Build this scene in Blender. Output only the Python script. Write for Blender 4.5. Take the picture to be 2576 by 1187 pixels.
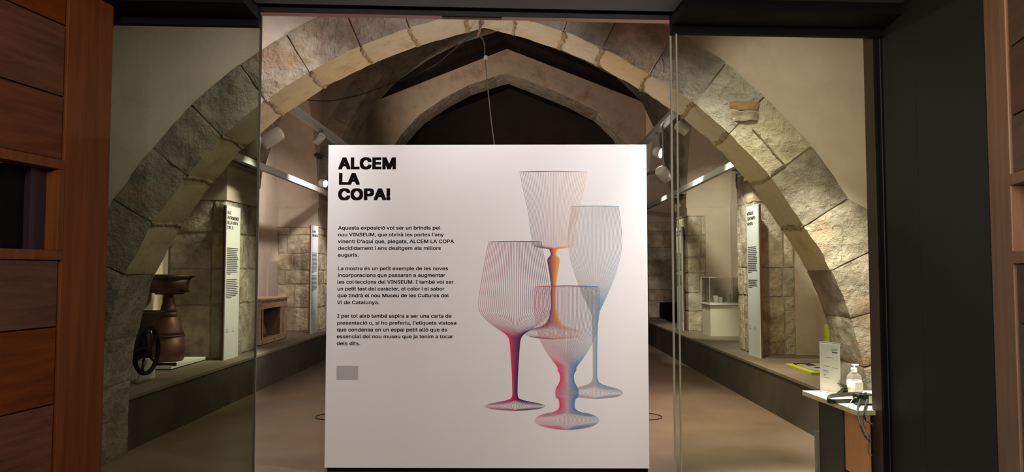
import bpy, bmesh, math, random
from mathutils import Vector, Matrix, noise
random.seed(7)
PI = math.pi
C = bpy.context.scene.collection
for o in list(bpy.data.objects): bpy.data.objects.remove(o)
# ---------------------------------------------------------------- camera
F = 1800.0; TILT = math.atan(88.5/F); YAW = math.atan(14/F); EYE = 1.55
cam_d = bpy.data.cameras.new('camera'); cam = bpy.data.objects.new('camera', cam_d); C.objects.link(cam)
cam_d.sensor_fit = 'HORIZONTAL'; cam_d.sensor_width = 36; cam_d.lens = 36*F/2576; cam_d.clip_start = .05; cam_d.clip_end = 200
cam.location = (0, 0, EYE); cam.rotation_euler = (PI/2+TILT, 0, YAW)
bpy.context.scene.camera = cam
vs = bpy.context.scene.view_settings
vs.view_transform = 'Standard'; vs.look = 'None'; vs.gamma = 1; vs.use_curve_mapping = False; vs.exposure = 2.0
# ---------------------------------------------------------------- world
w = bpy.data.worlds.new('world'); bpy.context.scene.world = w; w.use_nodes = True
w.node_tree.nodes['Background'].inputs[0].default_value = (.9, .85, .85, 1)
w.node_tree.nodes['Background'].inputs[1].default_value = .012
# ---------------------------------------------------------------- lights
WARM = (1, .85, .68); NEUT = (1, .965, .97); MID = (1, .94, .85)
def spot(loc, aim, watts, deg=50, blend=.8, size=.05, col=WARM):
    d = bpy.data.lights.new('spot_lamp', 'SPOT'); d.energy = watts; d.spot_size = math.radians(deg)
    d.spot_blend = blend; d.shadow_soft_size = size; d.color = col
    o = bpy.data.objects.new('spot_lamp', d); C.objects.link(o); o.location = loc
    o.rotation_euler = (Vector(aim)-Vector(loc)).to_track_quat('-Z', 'Y').to_euler(); return o
def area(loc, aim, watts, sx, sy, col=WARM):
    d = bpy.data.lights.new('area_lamp', 'AREA'); d.energy = watts; d.shape = 'RECTANGLE'; d.size = sx; d.size_y = sy; d.color = col
    o = bpy.data.objects.new('area_lamp', d); C.objects.link(o); o.location = loc
    o.rotation_euler = (Vector(aim)-Vector(loc)).to_track_quat('-Z', 'Y').to_euler(); return o
# left track, and added lamps for soffit and gable
spot((-2.75, 8.75, 3.45), (-3.6, 8.95, 1.95), 92, 46, col=(1, .98, .96))
spot((-1.7, 8.6, 3.6), (-4.0, 8.5, 1.1), 170, 48)
spot((-2.7, 10.7, 3.45), (-4.1, 11.3, 2.6), 58, 95, col=MID)
spot((-2.2, 12.1, 3.5), (-3.6, 12.95, 1.7), 75, 36, col=MID)
spot((-2.6, 7.3, 3.3), (1.9, 6, 2.4), 32, 80, 1, col=WARM)  # added lamp, brightens the right soffit
spot((-2.6, 13.3, 3.5), (.2, 16.9, 5.8), 150, 95, 1, col=WARM)  # added lamp, brightens the far gable
# right track, and added lamps for floor and left pier
spot((2.15, 9.0, 3.65), (3.1, 9.45, 2.0), 85, 46, col=(1, .98, .96))
spot((2.1, 7.4, 3.65), (3.3, 8.9, 1.2), 50, 75)
spot((2.1, 7.4, 3.65), (1.8, 7.8, 0), 230, 66, 1)  # added lamp, brightens the right floor
spot((1.6, 4.7, 3.7), (1.7, 6.0, 0), 75, 62, 1, .1, MID)
spot((2.65, 10.5, 3.35), (3.75, 12.9, 1.9), 65, 66, col=MID)
spot((2.65, 10.9, 3.3), (3.5, 12.1, .9), 95, 44, col=MID)
spot((2.1, 9.3, 3.6), (-3.63, 9.2, 1.3), 260, 20, col=MID)  # added cross light to brighten the left pier
spot((-2.6, 6.9, 3.4), (-2.2, 6.9, 0), 45, 80, 1)  # added lamp on the left side, brightens the near floor
spot((2.15, 13.4, 3.65), (3.05, 13.75, 1.9), 50, 45)
spot((2.25, 11.6, 3.5), (-1.6, 6, 2.6), 60, 80, 1, col=WARM)
# front bay, between the glass front and the first arch
spot((2.2, 4.25, 3.8), (-.1, 5.6, 1.35), 92, 72, 1, .1, (1, .975, 1))
spot((2.2, 4.75, 3.7), (2.2, 4.65, .7), 560, 42, .9, .05, (1, .98, 1))
spot((1.2, 4.5, 3.75), (2.85, 5.7, 2.1), 26, 84, 1, .1, MID)
spot((1.55, 4.3, 3.8), (2.78, 5.9, .9), 430, 25, 1, .1, NEUT)
spot((-1.2, 4.5, 3.7), (-2.9, 5.7, 1.9), 46, 95, 1, .1, NEUT)
spot((-.1, 4.3, 3.2), (-.8, 5.7, 3.55), 16, 125, 1, .1, NEUT)
# added unseen lamps, soft fill for the soffit and the floor
spot((-.3, 7.3, 1.2), (-.3, 6.0, 4), 28, 150, 1, .4, WARM)  # hidden behind the panel, added to brighten the soffit
area((-.3, 9.5, 5.3), (-.3, 9.5, 0), 12, 2.5, 4, WARM)  # added overhead fill, bounces off the floor
# vestibule on the camera side
area((-.2, -.6, 2.9), (0, 3.6, 1.2), 36, 2.2, .8, (1, .87, .73))
spot((-.3, .9, 2.1), (2.2, 2.85, 2.6), 42, 60, 1, .3, (1, .80, .52))
spot((-.2, .9, 1.1), (2.2, 2.8, .4), 26, 60, 1, .3, (.62, .82, 1))

# ================================================================ helpers
def ray(px, py):
    x = (px-1288)/F; y = -(py-593.5)/F; ct, st = math.cos(TILT), math.sin(TILT)
    d = (x, ct-y*st, st+y*ct); c, s = math.cos(YAW), math.sin(YAW)
    return Vector((c*d[0]-s*d[1], s*d[0]+c*d[1], d[2]))
O = Vector((0, 0, EYE))
def PY(px, py, Y): r = ray(px, py); return O+r*(Y/r.y)
def PX(px, py, X): r = ray(px, py); return O+r*(X/r.x)
def PZ(px, py, Z): r = ray(px, py); return O+r*((Z-EYE)/r.z)
def PL(px, py, X0, k):                                   # vertical plane X = X0 + k Y
    r = ray(px, py); return O+r*(X0/(r.x-k*r.y))

def tag(o, label=None, cat=None, group=None, kind=None):
    if label: o['label'] = label
    if cat: o['category'] = cat
    if group: o['group'] = group
    if kind: o['kind'] = kind
    return o
def empty(name, loc, label=None, cat=None, group=None, kind=None):
    o = bpy.data.objects.new(name, None); C.objects.link(o); o.location = loc; o.empty_display_size = .1
    return tag(o, label, cat, group, kind)
def link(name, me, parent=None):
    o = bpy.data.objects.new(name, me); C.objects.link(o)
    if parent is not None:
        o.parent = parent; o.matrix_parent_inverse = parent_world(parent).inverted()
    return o
def parent_world(p):
    m = Matrix.LocRotScale(p.location, p.rotation_euler, p.scale)
    return m if p.parent is None else parent_world(p.parent) @ p.matrix_parent_inverse @ m
class MB:
    def __init__(s): s.bm = bmesh.new()
    def box(s, a, b, bev=0, mi=0, M=None):
        x0, y0, z0 = [min(a[i], b[i]) for i in range(3)]; x1, y1, z1 = [max(a[i], b[i]) for i in range(3)]
        r = bmesh.ops.create_cube(s.bm, size=1); vs_ = r['verts']
        bmesh.ops.transform(s.bm, verts=vs_, matrix=Matrix.Translation(((x0+x1)/2, (y0+y1)/2, (z0+z1)/2)) @ Matrix.Diagonal((x1-x0, y1-y0, z1-z0, 1)))
        fs = list({f for v in vs_ for f in v.link_faces})
        for f in fs: f.material_index = mi
        if bev:
            es = list({e for v in vs_ for e in v.link_edges})
            rr = bmesh.ops.bevel(s.bm, geom=es, offset=bev, segments=2, affect='EDGES', profile=.6)
            vs_ = list({v for f in rr['faces'] for v in f.verts} | {v for v in vs_ if v.is_valid})
            for f in rr['faces']: f.material_index = mi
        if M is not None: bmesh.ops.transform(s.bm, verts=[v for v in vs_ if v.is_valid], matrix=M)
        return s
    def poly(s, pts, mi=0):
        f = s.bm.faces.new([s.bm.verts.new(p) for p in pts]); f.material_index = mi; return s
    def prism(s, pts, d, mi=0):                            # extrude polygon pts by vector d
        d = Vector(d); a = [s.bm.verts.new(p) for p in pts]; b = [s.bm.verts.new(Vector(p)+d) for p in pts]
        n = len(pts); fs = [s.bm.faces.new(a[::-1]), s.bm.faces.new(b)]
        for i in range(n): fs.append(s.bm.faces.new([a[i], a[(i+1) % n], b[(i+1) % n], b[i]]))
        for f in fs: f.material_index = mi
        return s
    def lathe(s, prof, c, n=24, mi=0, M=None, closed=False):
        rings = []
        for r, z in prof:
            rings.append([s.bm.verts.new((max(r, 1e-4)*math.cos(2*PI*i/n), max(r, 1e-4)*math.sin(2*PI*i/n), z)) for i in range(n)])
        allv = [v for g in rings for v in g]
        for a, b in zip(rings, rings[1:]):
            for i in range(n):
                f = s.bm.faces.new([a[i], a[(i+1) % n], b[(i+1) % n], b[i]]); f.smooth = True; f.material_index = mi
        if not closed:
            for g, rev in ((rings[0], True), (rings[-1], False)):
                f = s.bm.faces.new(g[::-1] if rev else g); f.material_index = mi
        T = Matrix.Translation(c) if M is None else Matrix.Translation(c) @ M
        bmesh.ops.transform(s.bm, verts=allv, matrix=T); return s
    def tube(s, pts, r, n=8, mi=0, closed=False):
        pts = [Vector(p) for p in pts]; rings = []; N = len(pts); up = None
        for i, p in enumerate(pts):
            if closed: t = (pts[(i+1) % N]-pts[i-1]).normalized()
            else: t = (pts[min(i+1, N-1)]-pts[max(i-1, 0)]).normalized()
            if up is None: up = t.orthogonal().normalized()
            up = (up-t*up.dot(t)).normalized(); q = t.cross(up)
            rr = r[i] if isinstance(r, (list, tuple)) else r
            rings.append([s.bm.verts.new(p+(up*math.cos(2*PI*k/n)+q*math.sin(2*PI*k/n))*rr) for k in range(n)])
        pr = list(zip(rings, rings[1:]))+([(rings[-1], rings[0])] if closed else [])
        for a, b in pr:
            for k in range(n):
                f = s.bm.faces.new([a[k], a[(k+1) % n], b[(k+1) % n], b[k]]); f.smooth = True; f.material_index = mi
        if not closed: s.bm.faces.new(rings[0][::-1]); s.bm.faces.new(rings[-1])
        return s
    def build(s, name, mats, parent=None):
        if not isinstance(mats, (list, tuple)): mats = [mats]
        bmesh.ops.recalc_face_normals(s.bm, faces=s.bm.faces[:])
        me = bpy.data.meshes.new(name); s.bm.to_mesh(me); s.bm.free()
        for m in mats: me.materials.append(m)
        return link(name, me, parent)
def smooth_pts(pts, k=8):
    pts = [Vector(p) for p in pts]; out = []
    for i in range(len(pts)-1):
        p0, p1, p2, p3 = pts[max(i-1, 0)], pts[i], pts[i+1], pts[min(i+2, len(pts)-1)]
        for j in range(k):
            t = j/k; out.append(.5*((2*p1)+(p2-p0)*t+(2*p0-5*p1+4*p2-p3)*t*t+(3*p1-p0-3*p2+p3)*t**3))
    out.append(pts[-1]); return out
# ---------------------------------------------------------------- materials
def N(nt, t, **kw):
    n = nt.nodes.new(t)
    for k, v in kw.items(): setattr(n, k, v)
    return n
def mat(name, col, rough=.6, metal=0, c2=None, scale=4, bump=0, bscale=30, rnd=0, stretch=(1, 1, 1), c3=None, s3=1.3, spec=.5, detail=6, bump2=0, b2scale=4, emit=None, es=0):
    m = bpy.data.materials.new(name); m.use_nodes = True; nt = m.node_tree; b = nt.nodes['Principled BSDF']; L = nt.links.new
    b.inputs['Roughness'].default_value = rough; b.inputs['Metallic'].default_value = metal
    b.inputs['Specular IOR Level'].default_value = spec
    b.inputs['Base Color'].default_value = (*col, 1)
    tc = N(nt, 'ShaderNodeTexCoord'); mp = N(nt, 'ShaderNodeMapping'); mp.inputs['Scale'].default_value = stretch
    L(tc.outputs['Object'], mp.inputs[0])
    out = None
    if c2:
        nz = N(nt, 'ShaderNodeTexNoise'); nz.inputs['Scale'].default_value = scale; nz.inputs['Detail'].default_value = detail; nz.inputs['Roughness'].default_value = .62
        L(mp.outputs[0], nz.inputs['Vector'])
        cr = N(nt, 'ShaderNodeValToRGB'); cr.color_ramp.elements[0].position = .33; cr.color_ramp.elements[1].position = .67
        cr.color_ramp.elements[0].color = (*col, 1); cr.color_ramp.elements[1].color = (*c2, 1)
        L(nz.outputs['Fac'], cr.inputs[0]); out = cr.outputs[0]
        if c3:
            n3 = N(nt, 'ShaderNodeTexNoise'); n3.inputs['Scale'].default_value = s3; n3.inputs['Detail'].default_value = 8; n3.inputs['Roughness'].default_value = .7
            L(tc.outputs['Object'], n3.inputs['Vector'])
            r3 = N(nt, 'ShaderNodeValToRGB'); r3.color_ramp.elements[0].position = .5; r3.color_ramp.elements[1].position = .68
            L(n3.outputs['Fac'], r3.inputs[0])
            mx = N(nt, 'ShaderNodeMix', data_type='RGBA'); L(r3.outputs[0], mx.inputs['Factor']); L(out, mx.inputs['A']); mx.inputs['B'].default_value = (*c3, 1)
            out = mx.outputs['Result']
        if rnd:
            oi = N(nt, 'ShaderNodeObjectInfo'); mr = N(nt, 'ShaderNodeMapRange'); mr.inputs['To Min'].default_value = 1-rnd; mr.inputs['To Max'].default_value = 1+rnd
            L(oi.outputs['Random'], mr.inputs['Value'])
            hs = N(nt, 'ShaderNodeHueSaturation'); L(mr.outputs[0], hs.inputs['Value']); L(out, hs.inputs['Color'])
            m2 = N(nt, 'ShaderNodeMath', operation='MULTIPLY_ADD'); L(oi.outputs['Random'], m2.inputs[0]); m2.inputs[1].default_value = 7.13; m2.inputs[2].default_value = 0
            fr = N(nt, 'ShaderNodeMath', operation='FRACT'); L(m2.outputs[0], fr.inputs[0])
            m3 = N(nt, 'ShaderNodeMapRange'); m3.inputs['To Min'].default_value = .75; m3.inputs['To Max'].default_value = 1.25; L(fr.outputs[0], m3.inputs['Value']); L(m3.outputs[0], hs.inputs['Saturation'])
            out = hs.outputs[0]
        L(out, b.inputs['Base Color'])
    if bump:
        nb = N(nt, 'ShaderNodeTexNoise'); nb.inputs['Scale'].default_value = bscale; nb.inputs['Detail'].default_value = 8; nb.inputs['Roughness'].default_value = .65
        L(mp.outputs[0], nb.inputs['Vector'])
        bp = N(nt, 'ShaderNodeBump'); bp.inputs['Strength'].default_value = 1; bp.inputs['Distance'].default_value = bump; L(nb.outputs['Fac'], bp.inputs['Height'])
        last = bp
        if bump2:
            vo = N(nt, 'ShaderNodeTexNoise'); vo.inputs['Scale'].default_value = b2scale; vo.inputs['Detail'].default_value = 5; L(mp.outputs[0], vo.inputs['Vector'])
            b2 = N(nt, 'ShaderNodeBump'); b2.inputs['Distance'].default_value = bump2; L(vo.outputs['Fac'], b2.inputs['Height']); L(bp.outputs[0], b2.inputs['Normal']); last = b2
        L(last.outputs[0], b.inputs['Normal'])
    if emit: b.inputs['Emission Color'].default_value = (*emit, 1); b.inputs['Emission Strength'].default_value = es
    return m
def glassy(name, tint, ior=1.5, rough=0, haze=0):
    m = bpy.data.materials.new(name); m.use_nodes = True; nt = m.node_tree; nt.nodes.clear(); L = nt.links.new
    o = N(nt, 'ShaderNodeOutputMaterial'); t = N(nt, 'ShaderNodeBsdfTransparent'); t.inputs[0].default_value = (*tint, 1)
    g = N(nt, 'ShaderNodeBsdfGlossy'); g.inputs['Roughness'].default_value = rough; g.inputs[0].default_value = (.9, .9, .9, 1)
    lw = N(nt, 'ShaderNodeLayerWeight'); lw.inputs[0].default_value = .5; r0 = ((ior-1)/(ior+1))**2
    pw = N(nt, 'ShaderNodeMath', operation='POWER'); L(lw.outputs['Facing'], pw.inputs[0]); pw.inputs[1].default_value = 5
    fr = N(nt, 'ShaderNodeMath', operation='MULTIPLY_ADD'); L(pw.outputs[0], fr.inputs[0]); fr.inputs[1].default_value = 1-r0; fr.inputs[2].default_value = r0
    mx = N(nt, 'ShaderNodeMixShader')
    L(fr.outputs[0], mx.inputs[0]); L(t.outputs[0], mx.inputs[1]); L(g.outputs[0], mx.inputs[2]); last = mx
    if haze:
        df = N(nt, 'ShaderNodeBsdfDiffuse'); df.inputs[0].default_value = (.85, .84, .82, 1); m2 = N(nt, 'ShaderNodeMixShader'); m2.inputs[0].default_value = haze
        L(mx.outputs[0], m2.inputs[1]); L(df.outputs[0], m2.inputs[2]); last = m2
    L(last.outputs[0], o.inputs[0]); return m
M_ = {}
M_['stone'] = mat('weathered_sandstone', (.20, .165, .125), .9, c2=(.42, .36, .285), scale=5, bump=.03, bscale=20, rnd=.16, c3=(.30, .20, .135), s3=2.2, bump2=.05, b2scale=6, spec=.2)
M_['soffit'] = mat('smooth_warmlit_stone', (.44, .36, .24), .9, c2=(.56, .47, .32), scale=3, bump=.005, bscale=30, rnd=.08, c3=(.36, .27, .17), s3=3, spec=.2)  # smoother stone; warm light from behind is put into its ochre
M_['pierstone'] = mat('pier_sandstone', (.34, .28, .21), .92, c2=(.62, .53, .41), scale=6, bump=.014, bscale=26, rnd=.2, c3=(.24, .15, .095), s3=2.5, bump2=.03, b2scale=8, spec=.2)
M_['palestone'] = mat('pale_chipped_stone', (.42, .35, .26), .92, c2=(.6, .52, .4), scale=9, bump=.03, bscale=20, rnd=.1, bump2=.05, b2scale=9, spec=.2)
M_['mortar'] = mat('lime_mortar', (.30, .25, .19), .95, c2=(.42, .36, .28), scale=12, bump=.01, bscale=40, spec=.1)
M_['joint'] = mat('dark_rough_joint', (.16, .12, .085), .95, c2=(.30, .24, .17), scale=14, bump=.012, bscale=40, spec=.1)
M_['plaster'] = mat('lime_plaster', (.49, .395, .32), .9, c2=(.575, .475, .39), scale=1.6, bump=.003, bscale=14, c3=(.45, .35, .27), s3=.9, spec=.2)
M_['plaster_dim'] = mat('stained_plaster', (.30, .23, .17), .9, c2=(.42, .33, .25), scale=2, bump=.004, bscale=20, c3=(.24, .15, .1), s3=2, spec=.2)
M_['floor'] = mat('polished_concrete_floor', (.145, .096, .066), .42, c2=(.20, .138, .099), scale=1.4, bump=.0012, bscale=6, c3=(.17, .115, .08), s3=3, spec=.35)
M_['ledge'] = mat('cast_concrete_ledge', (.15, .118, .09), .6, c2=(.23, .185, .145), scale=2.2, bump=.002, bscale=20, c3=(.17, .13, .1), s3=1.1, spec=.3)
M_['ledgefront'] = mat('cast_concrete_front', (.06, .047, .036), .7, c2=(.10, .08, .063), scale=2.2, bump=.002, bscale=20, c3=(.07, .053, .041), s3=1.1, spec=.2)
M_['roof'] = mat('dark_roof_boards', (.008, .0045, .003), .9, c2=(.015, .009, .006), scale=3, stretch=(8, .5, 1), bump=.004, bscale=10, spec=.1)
M_['panel'] = mat('white_foam_board', (.74, .72, .73), .55, c2=(.76, .74, .75), scale=1, spec=.3)
M_['ink'] = mat('black_print', (.009, .006, .0065), .9, spec=0)
M_['greyink'] = mat('grey_print', (.09, .09, .09), .7)
M_['softgrey'] = mat('pale_grey_label', (.42, .40, .41), .5)
M_['board'] = mat('satin_white_board', (.72, .74, .74), .4, spec=.5)
M_['boardedge'] = mat('red_brown_board_edge', (.13, .055, .04), .7)
M_['wood'] = mat('varnished_plank_wood', (.07, .0165, .003), .5, c2=(.13, .034, .006), scale=3.2, stretch=(1, 1, 9), bump=.0012, bscale=9, rnd=.1, spec=.2)
M_['stile'] = mat('varnished_stile_wood', (.095, .024, .004), .5, c2=(.15, .042, .008), scale=3, stretch=(9, 9, .6), bump=.001, bscale=9, spec=.35)
M_['woodR'] = mat('coolsheen_plank_wood', (.055, .024, .013), .45, c2=(.095, .043, .025), scale=3.2, stretch=(1, 1, 9), bump=.0012, bscale=9, rnd=.1, spec=.3)  # same wood as the left leaf, cool sheen of light put into the colour
M_['stileR'] = mat('coolsheen_stile_wood', (.145, .074, .042), .45, c2=(.205, .108, .064), scale=3, stretch=(9, 9, .6), bump=.001, bscale=9, spec=.35)  # stile wood with the cool sheen of light mixed into the colour
M_['black'] = mat('black_metal', (.0025, .0025, .0035), .7, spec=.12)
M_['anthracite'] = mat('anthracite_panel', (.0075, .008, .0072), .6, c2=(.009, .0095, .0085), scale=2, spec=.25)
M_['lintel'] = mat('grey_lintel_cladding', (.085, .1, .105), .6)
M_['slot'] = mat('deep_black_slot', (.003, .003, .003), .8)
M_['brownpost'] = mat('brown_coated_metal', (.07, .043, .038), .6, spec=.2)
M_['pinkbeam'] = mat('red_brown_beam', (.58, .35, .30), .7, c2=(.64, .40, .35), scale=2)
M_['steel'] = mat('brushed_steel', (.5, .5, .5), .3, 1)
M_['glassL'] = glassy('tinted_glass_left', (.555, .575, .505), 1.3)
M_['glassR'] = glassy('clear_glass_right', (.875, .905, .82), 1.3)
M_['glassedge'] = mat('glass_edge', (.34, .33, .28), .25, spec=.6)
M_['glassdark'] = mat('dark_glass_edge', (.05, .045, .035), .3)
M_['acrylic'] = glassy('clear_acrylic', (.97, .97, .96), 1.3)
M_['cup'] = glassy('drinking_glass', (.97, .97, .97), 1.5, .1, .22)
M_['white'] = mat('white_paint', (.68, .67, .62), .5)
M_['plinth'] = mat('cream_plinth_paint', (.70, .66, .53), .5)
M_['lampwhite'] = mat('white_lamp_housing', (.62, .60, .56), .4)
M_['lampgrey'] = mat('grey_lamp_housing', (.30, .29, .28), .45)
M_['railm'] = mat('white_track_metal', (.6, .57, .53), .6, spec=.3)
M_['lens'] = mat('lit_lens', (1, 1, 1), .3, emit=(1, .93, .85), es=30)
M_['lensblue'] = mat('cool_lens', (.5, .65, .7), .1, emit=(.6, .85, 1), es=.6)
M_['copper'] = mat('aged_copper', (.07, .024, .014), .5, .35, c2=(.11, .043, .026), scale=7, bump=.002, bscale=25, c3=(.06, .034, .024), s3=4)
M_['darkcopper'] = mat('dark_oxidised_metal', (.055, .03, .022), .5, .5, c2=(.09, .05, .035), scale=9)
M_['iron'] = mat('black_cast_iron', (.012, .011, .01), .75, spec=.15)
M_['oldwood'] = mat('dark_old_wood', (.03, .015, .010), .7, c2=(.055, .028, .018), scale=5, stretch=(1, 6, 1), bump=.003, bscale=12)
M_['casewood'] = mat('pale_case_wood', (.38, .26, .17), .6, c2=(.48, .34, .23), scale=4, stretch=(1, 1, 5))
M_['casein'] = mat('dark_case_lining', (.10, .05, .035), .7, c2=(.14, .075, .05), scale=5)
M_['desktop'] = mat('maple_desktop', (.72, .58, .38), .4, c2=(.78, .65, .45), scale=3, stretch=(1, 8, 1))
M_['deskorange'] = mat('cherry_panel', (.60, .25, .10), .5, c2=(.70, .31, .135), scale=2.5, stretch=(1, 6, 1.5))
M_['deskdark'] = mat('dark_grey_laminate', (.035, .03, .028), .5)
M_['deskgrey'] = mat('grey_leg', (.25, .26, .27), .4)
M_['lime'] = mat('lime_green_board', (.42, .42, .04), .6)
M_['gel'] = mat('clear_gel', (.72, .62, .55), .15, spec=.6)
M_['bottle'] = glassy('clear_plastic', (.92, .90, .88), 1.5, .08, .12)
M_['blacksoft'] = mat('black_webbing', (.012, .012, .013), .55)
M_['blackgloss'] = mat('black_plastic', (.01, .01, .011), .25, spec=.6)
M_['paper'] = mat('white_paper', (.60, .59, .64), .6)
M_['puzzle'] = mat('grey_puzzle_print', (.30, .30, .25), .6)
M_['purple'] = mat('purple_dark_metal', (.022, .012, .023), .35, spec=.4)
M_['hatch'] = mat('dark_green_grey', (.012, .014, .011), .8, spec=.1)
M_['wire'] = mat('grey_wire', (.10, .085, .075), .8, spec=.1)
M_['rust'] = mat('rusty_iron', (.14, .075, .05), .7, .3, c2=(.22, .13, .09), scale=20)
M_['ochre'] = mat('ochre_brick_patch', (.24, .14, .06), .9, c2=(.36, .23, .11), scale=9, bump=.02, bscale=20)
M_['stain'] = mat('stained_mortar', (.20, .125, .065), .95, c2=(.42, .33, .21), scale=14, bump=.006, bscale=40, spec=.1)
M_['groove'] = mat('dark_groove', (.02, .01, .008), .8)

# ---------------------------------------------------------------- stone pieces

def sharpen(bm, test):
    es = [e for e in bm.edges if test(e)]
    for e in es: e.smooth = False
def rock_me(mn, mx, cuts=3, amp=.012, seed=0, ch=.008, mats=None):
    bm = bmesh.new(); bmesh.ops.create_cube(bm, size=1)
    bmesh.ops.subdivide_edges(bm, edges=bm.edges[:], cuts=cuts, use_grid_fill=True)
    sharpen(bm, lambda e: all(sum(abs(v.co[i]) > .499 for i in range(3)) > 1 for v in e.verts))
    c = (Vector(mn)+Vector(mx))/2; s = Vector(mx)-Vector(mn); h = s/2
    for v in bm.verts:
        p = Vector((v.co.x*s.x, v.co.y*s.y, v.co.z*s.z))
        # round the corners
        for a in range(3):
            others = [i for i in range(3) if i != a]
            if abs(v.co[a]) > .499:
                k = sum(1 for i in others if abs(v.co[i]) > .499)
                p[a] -= math.copysign(min(ch*k*.7, s[a]*.1), v.co[a])
        n = noise.noise_vector((p+c)*4.3+Vector((seed*1.7, seed*.9, 0)))+.5*noise.noise_vector((p+c)*11)
        v.co = p+c+n*amp
    me = bpy.data.meshes.new('stone'); bm.to_mesh(me); bm.free(); return me
def arc_param(pts):
    L = [0]
    for a, b in zip(pts, pts[1:]): L.append(L[-1]+math.dist(a, b))
    return L
def arc_at(pts, L, s):
    s = max(0, min(L[-1], s))
    for i in range(len(pts)-1):
        if s <= L[i+1] or i == len(pts)-2:
            t = (s-L[i])/(L[i+1]-L[i]); a, b = pts[i], pts[i+1]
            return (a[0]+(b[0]-a[0])*t, a[1]+(b[1]-a[1])*t)
def arc_frame(pts, L, s):
    p = arc_at(pts, L, s); a = arc_at(pts, L, s-.08); b = arc_at(pts, L, s+.08)
    t = Vector((b[0]-a[0], b[1]-a[1])).normalized(); return Vector(p), Vector((-t.y, t.x))
def voussoir(pts, L, s0, s1, width, y0, y1, seed, nu, nv, nw, af, asf, parent, mats, gap=.007, rot=0.0):
    """one arch stone: u along the curve, v outwards (0 = soffit), w in depth; pts run left to right so the normal points outwards"""
    bm = bmesh.new(); g = {}
    for i in range(nu+1):
        for j in range(nv+1):
            for k in range(nw+1):
                if i in (0, nu) or j in (0, nv) or k in (0, nw):
                    u, v, ww = i/nu, j/nv, k/nw
                    s = s0+gap+(s1-s0-2*gap)*u+rot*(v)*(1)
                    p, n = arc_frame(pts, L, s)
                    wd = width(s) if callable(width) else width
                    q = p+n*(v*wd); Y = y0+(y1-y0)*ww
                    P = Vector((q.x, Y, q.y))
                    e = (i in (0, nu))+(j in (0, nv))+(k in (0, nw))
                    nz = noise.noise(P*5+Vector((seed, 0, 0)))+.6*noise.noise(P*13)+.3*noise.noise(P*27)
                    nz2 = noise.noise(P*6.1+Vector((0, seed, 9)))+.5*noise.noise(P*17)
                    if j == 0: P += Vector((n.x, 0, n.y))*(asf*(nz2+.2) + (.006 if e > 1 else 0))
                    if k == 0: P.y += af*nz + (.006+.01*abs(nz2) if e > 1 else 0)
                    if k == nw: P.y -= af*nz*.6 + (.01 if e > 1 else 0)
                    if i in (0, nu): P += Vector((n.y, 0, -n.x))*(.004*nz2)*(1 if i == 0 else -1)
                    g[i, j, k] = bm.verts.new(P)
    def quad(a, b, c, d, mi):
        f = bm.faces.new([g[a], g[b], g[c], g[d]]); f.material_index = mi; f.smooth = False
    for i in range(nu):
        for j in range(nv):
            quad((i, j, 0), (i+1, j, 0), (i+1, j+1, 0), (i, j+1, 0), 0); quad((i, j, nw), (i, j+1, nw), (i+1, j+1, nw), (i+1, j, nw), 0)
        for k in range(nw):
            quad((i, 0, k), (i, 0, k+1), (i+1, 0, k+1), (i+1, 0, k), 1); quad((i, nv, k), (i+1, nv, k), (i+1, nv, k+1), (i, nv, k+1), 0)
    for j in range(nv):
        for k in range(nw):
            quad((0, j, k), (0, j+1, k), (0, j+1, k+1), (0, j, k+1), 0); quad((nu, j, k), (nu, j, k+1), (nu, j+1, k+1), (nu, j+1, k), 0)
    bmesh.ops.recalc_face_normals(bm, faces=bm.faces[:])
    for f in bm.faces: f.smooth = True
    ed = {g[q] for q in g if (q[0] in (0, nu))+(q[1] in (0, nv))+(q[2] in (0, nw)) > 1}
    sharpen(bm, lambda e: e.verts[0] in ed and e.verts[1] in ed)
    me = bpy.data.meshes.new('stone'); bm.to_mesh(me); bm.free()
    for m in mats: me.materials.append(m)
    return link('stone', me, parent)
def arch_wall(name, pts, y0, y1, xl, xr, top, m, msoff, off=.012, parent=None, slope=None):
    """wall with an arched opening following pts (left to right), from floor to top(x)"""
    mb = MB(); topf = top if callable(top) else (lambda x: top)
    q = []
    L = arc_param(pts)
    for s, p in zip(L, pts):
        c, n = arc_frame(pts, L, s); q.append((c.x+n.x*off, c.y+n.y*off))
    q[0] = (pts[0][0]-off, pts[0][1]); q[-1] = (pts[-1][0]+off, pts[-1][1])
    for (xa, za), (xb, zb) in zip(q, q[1:]):
        if abs(xb-xa) > 1e-4:
            for Y in (y0, y1): mb.poly([(xa, Y, za), (xb, Y, zb), (xb, Y, topf(xb)), (xa, Y, topf(xa))], 0)
        mb.poly([(xa, y0, za), (xb, y0, zb), (xb, y1, zb), (xa, y1, za)], 1)
    for (x0, x1, zz) in ((xl, q[0][0], q[0][1]), (q[-1][0], xr, q[-1][1])):
        for Y in (y0, y1): mb.poly([(x0, Y, zz), (x1, Y, zz), (x1, Y, topf(x1)), (x0, Y, topf(x0))], 0)
    bmesh.ops.remove_doubles(mb.bm, verts=mb.bm.verts[:], dist=.0005)
    return mb.build(name, [m, msoff], parent)

# ================================================================ SETTING
LX, RX = -3.35, 2.78             # ledge faces
WL, WR = -4.35, 3.85             # back walls of the niches
PLX, PRX = -3.63, 3.07           # inner faces of the piers
LH = .47
RIDGE_X, RIDGE_Z, PITCH = -.25, 6.98, .4
def roofz(x): return RIDGE_Z-PITCH*abs(x-RIDGE_X)
fl = MB().box((-6, -3, -.2), (6, 21.3, 0)).build('floor', M_['floor']); tag(fl, kind='structure')
def struct(o): return tag(o, kind='structure')

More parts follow.
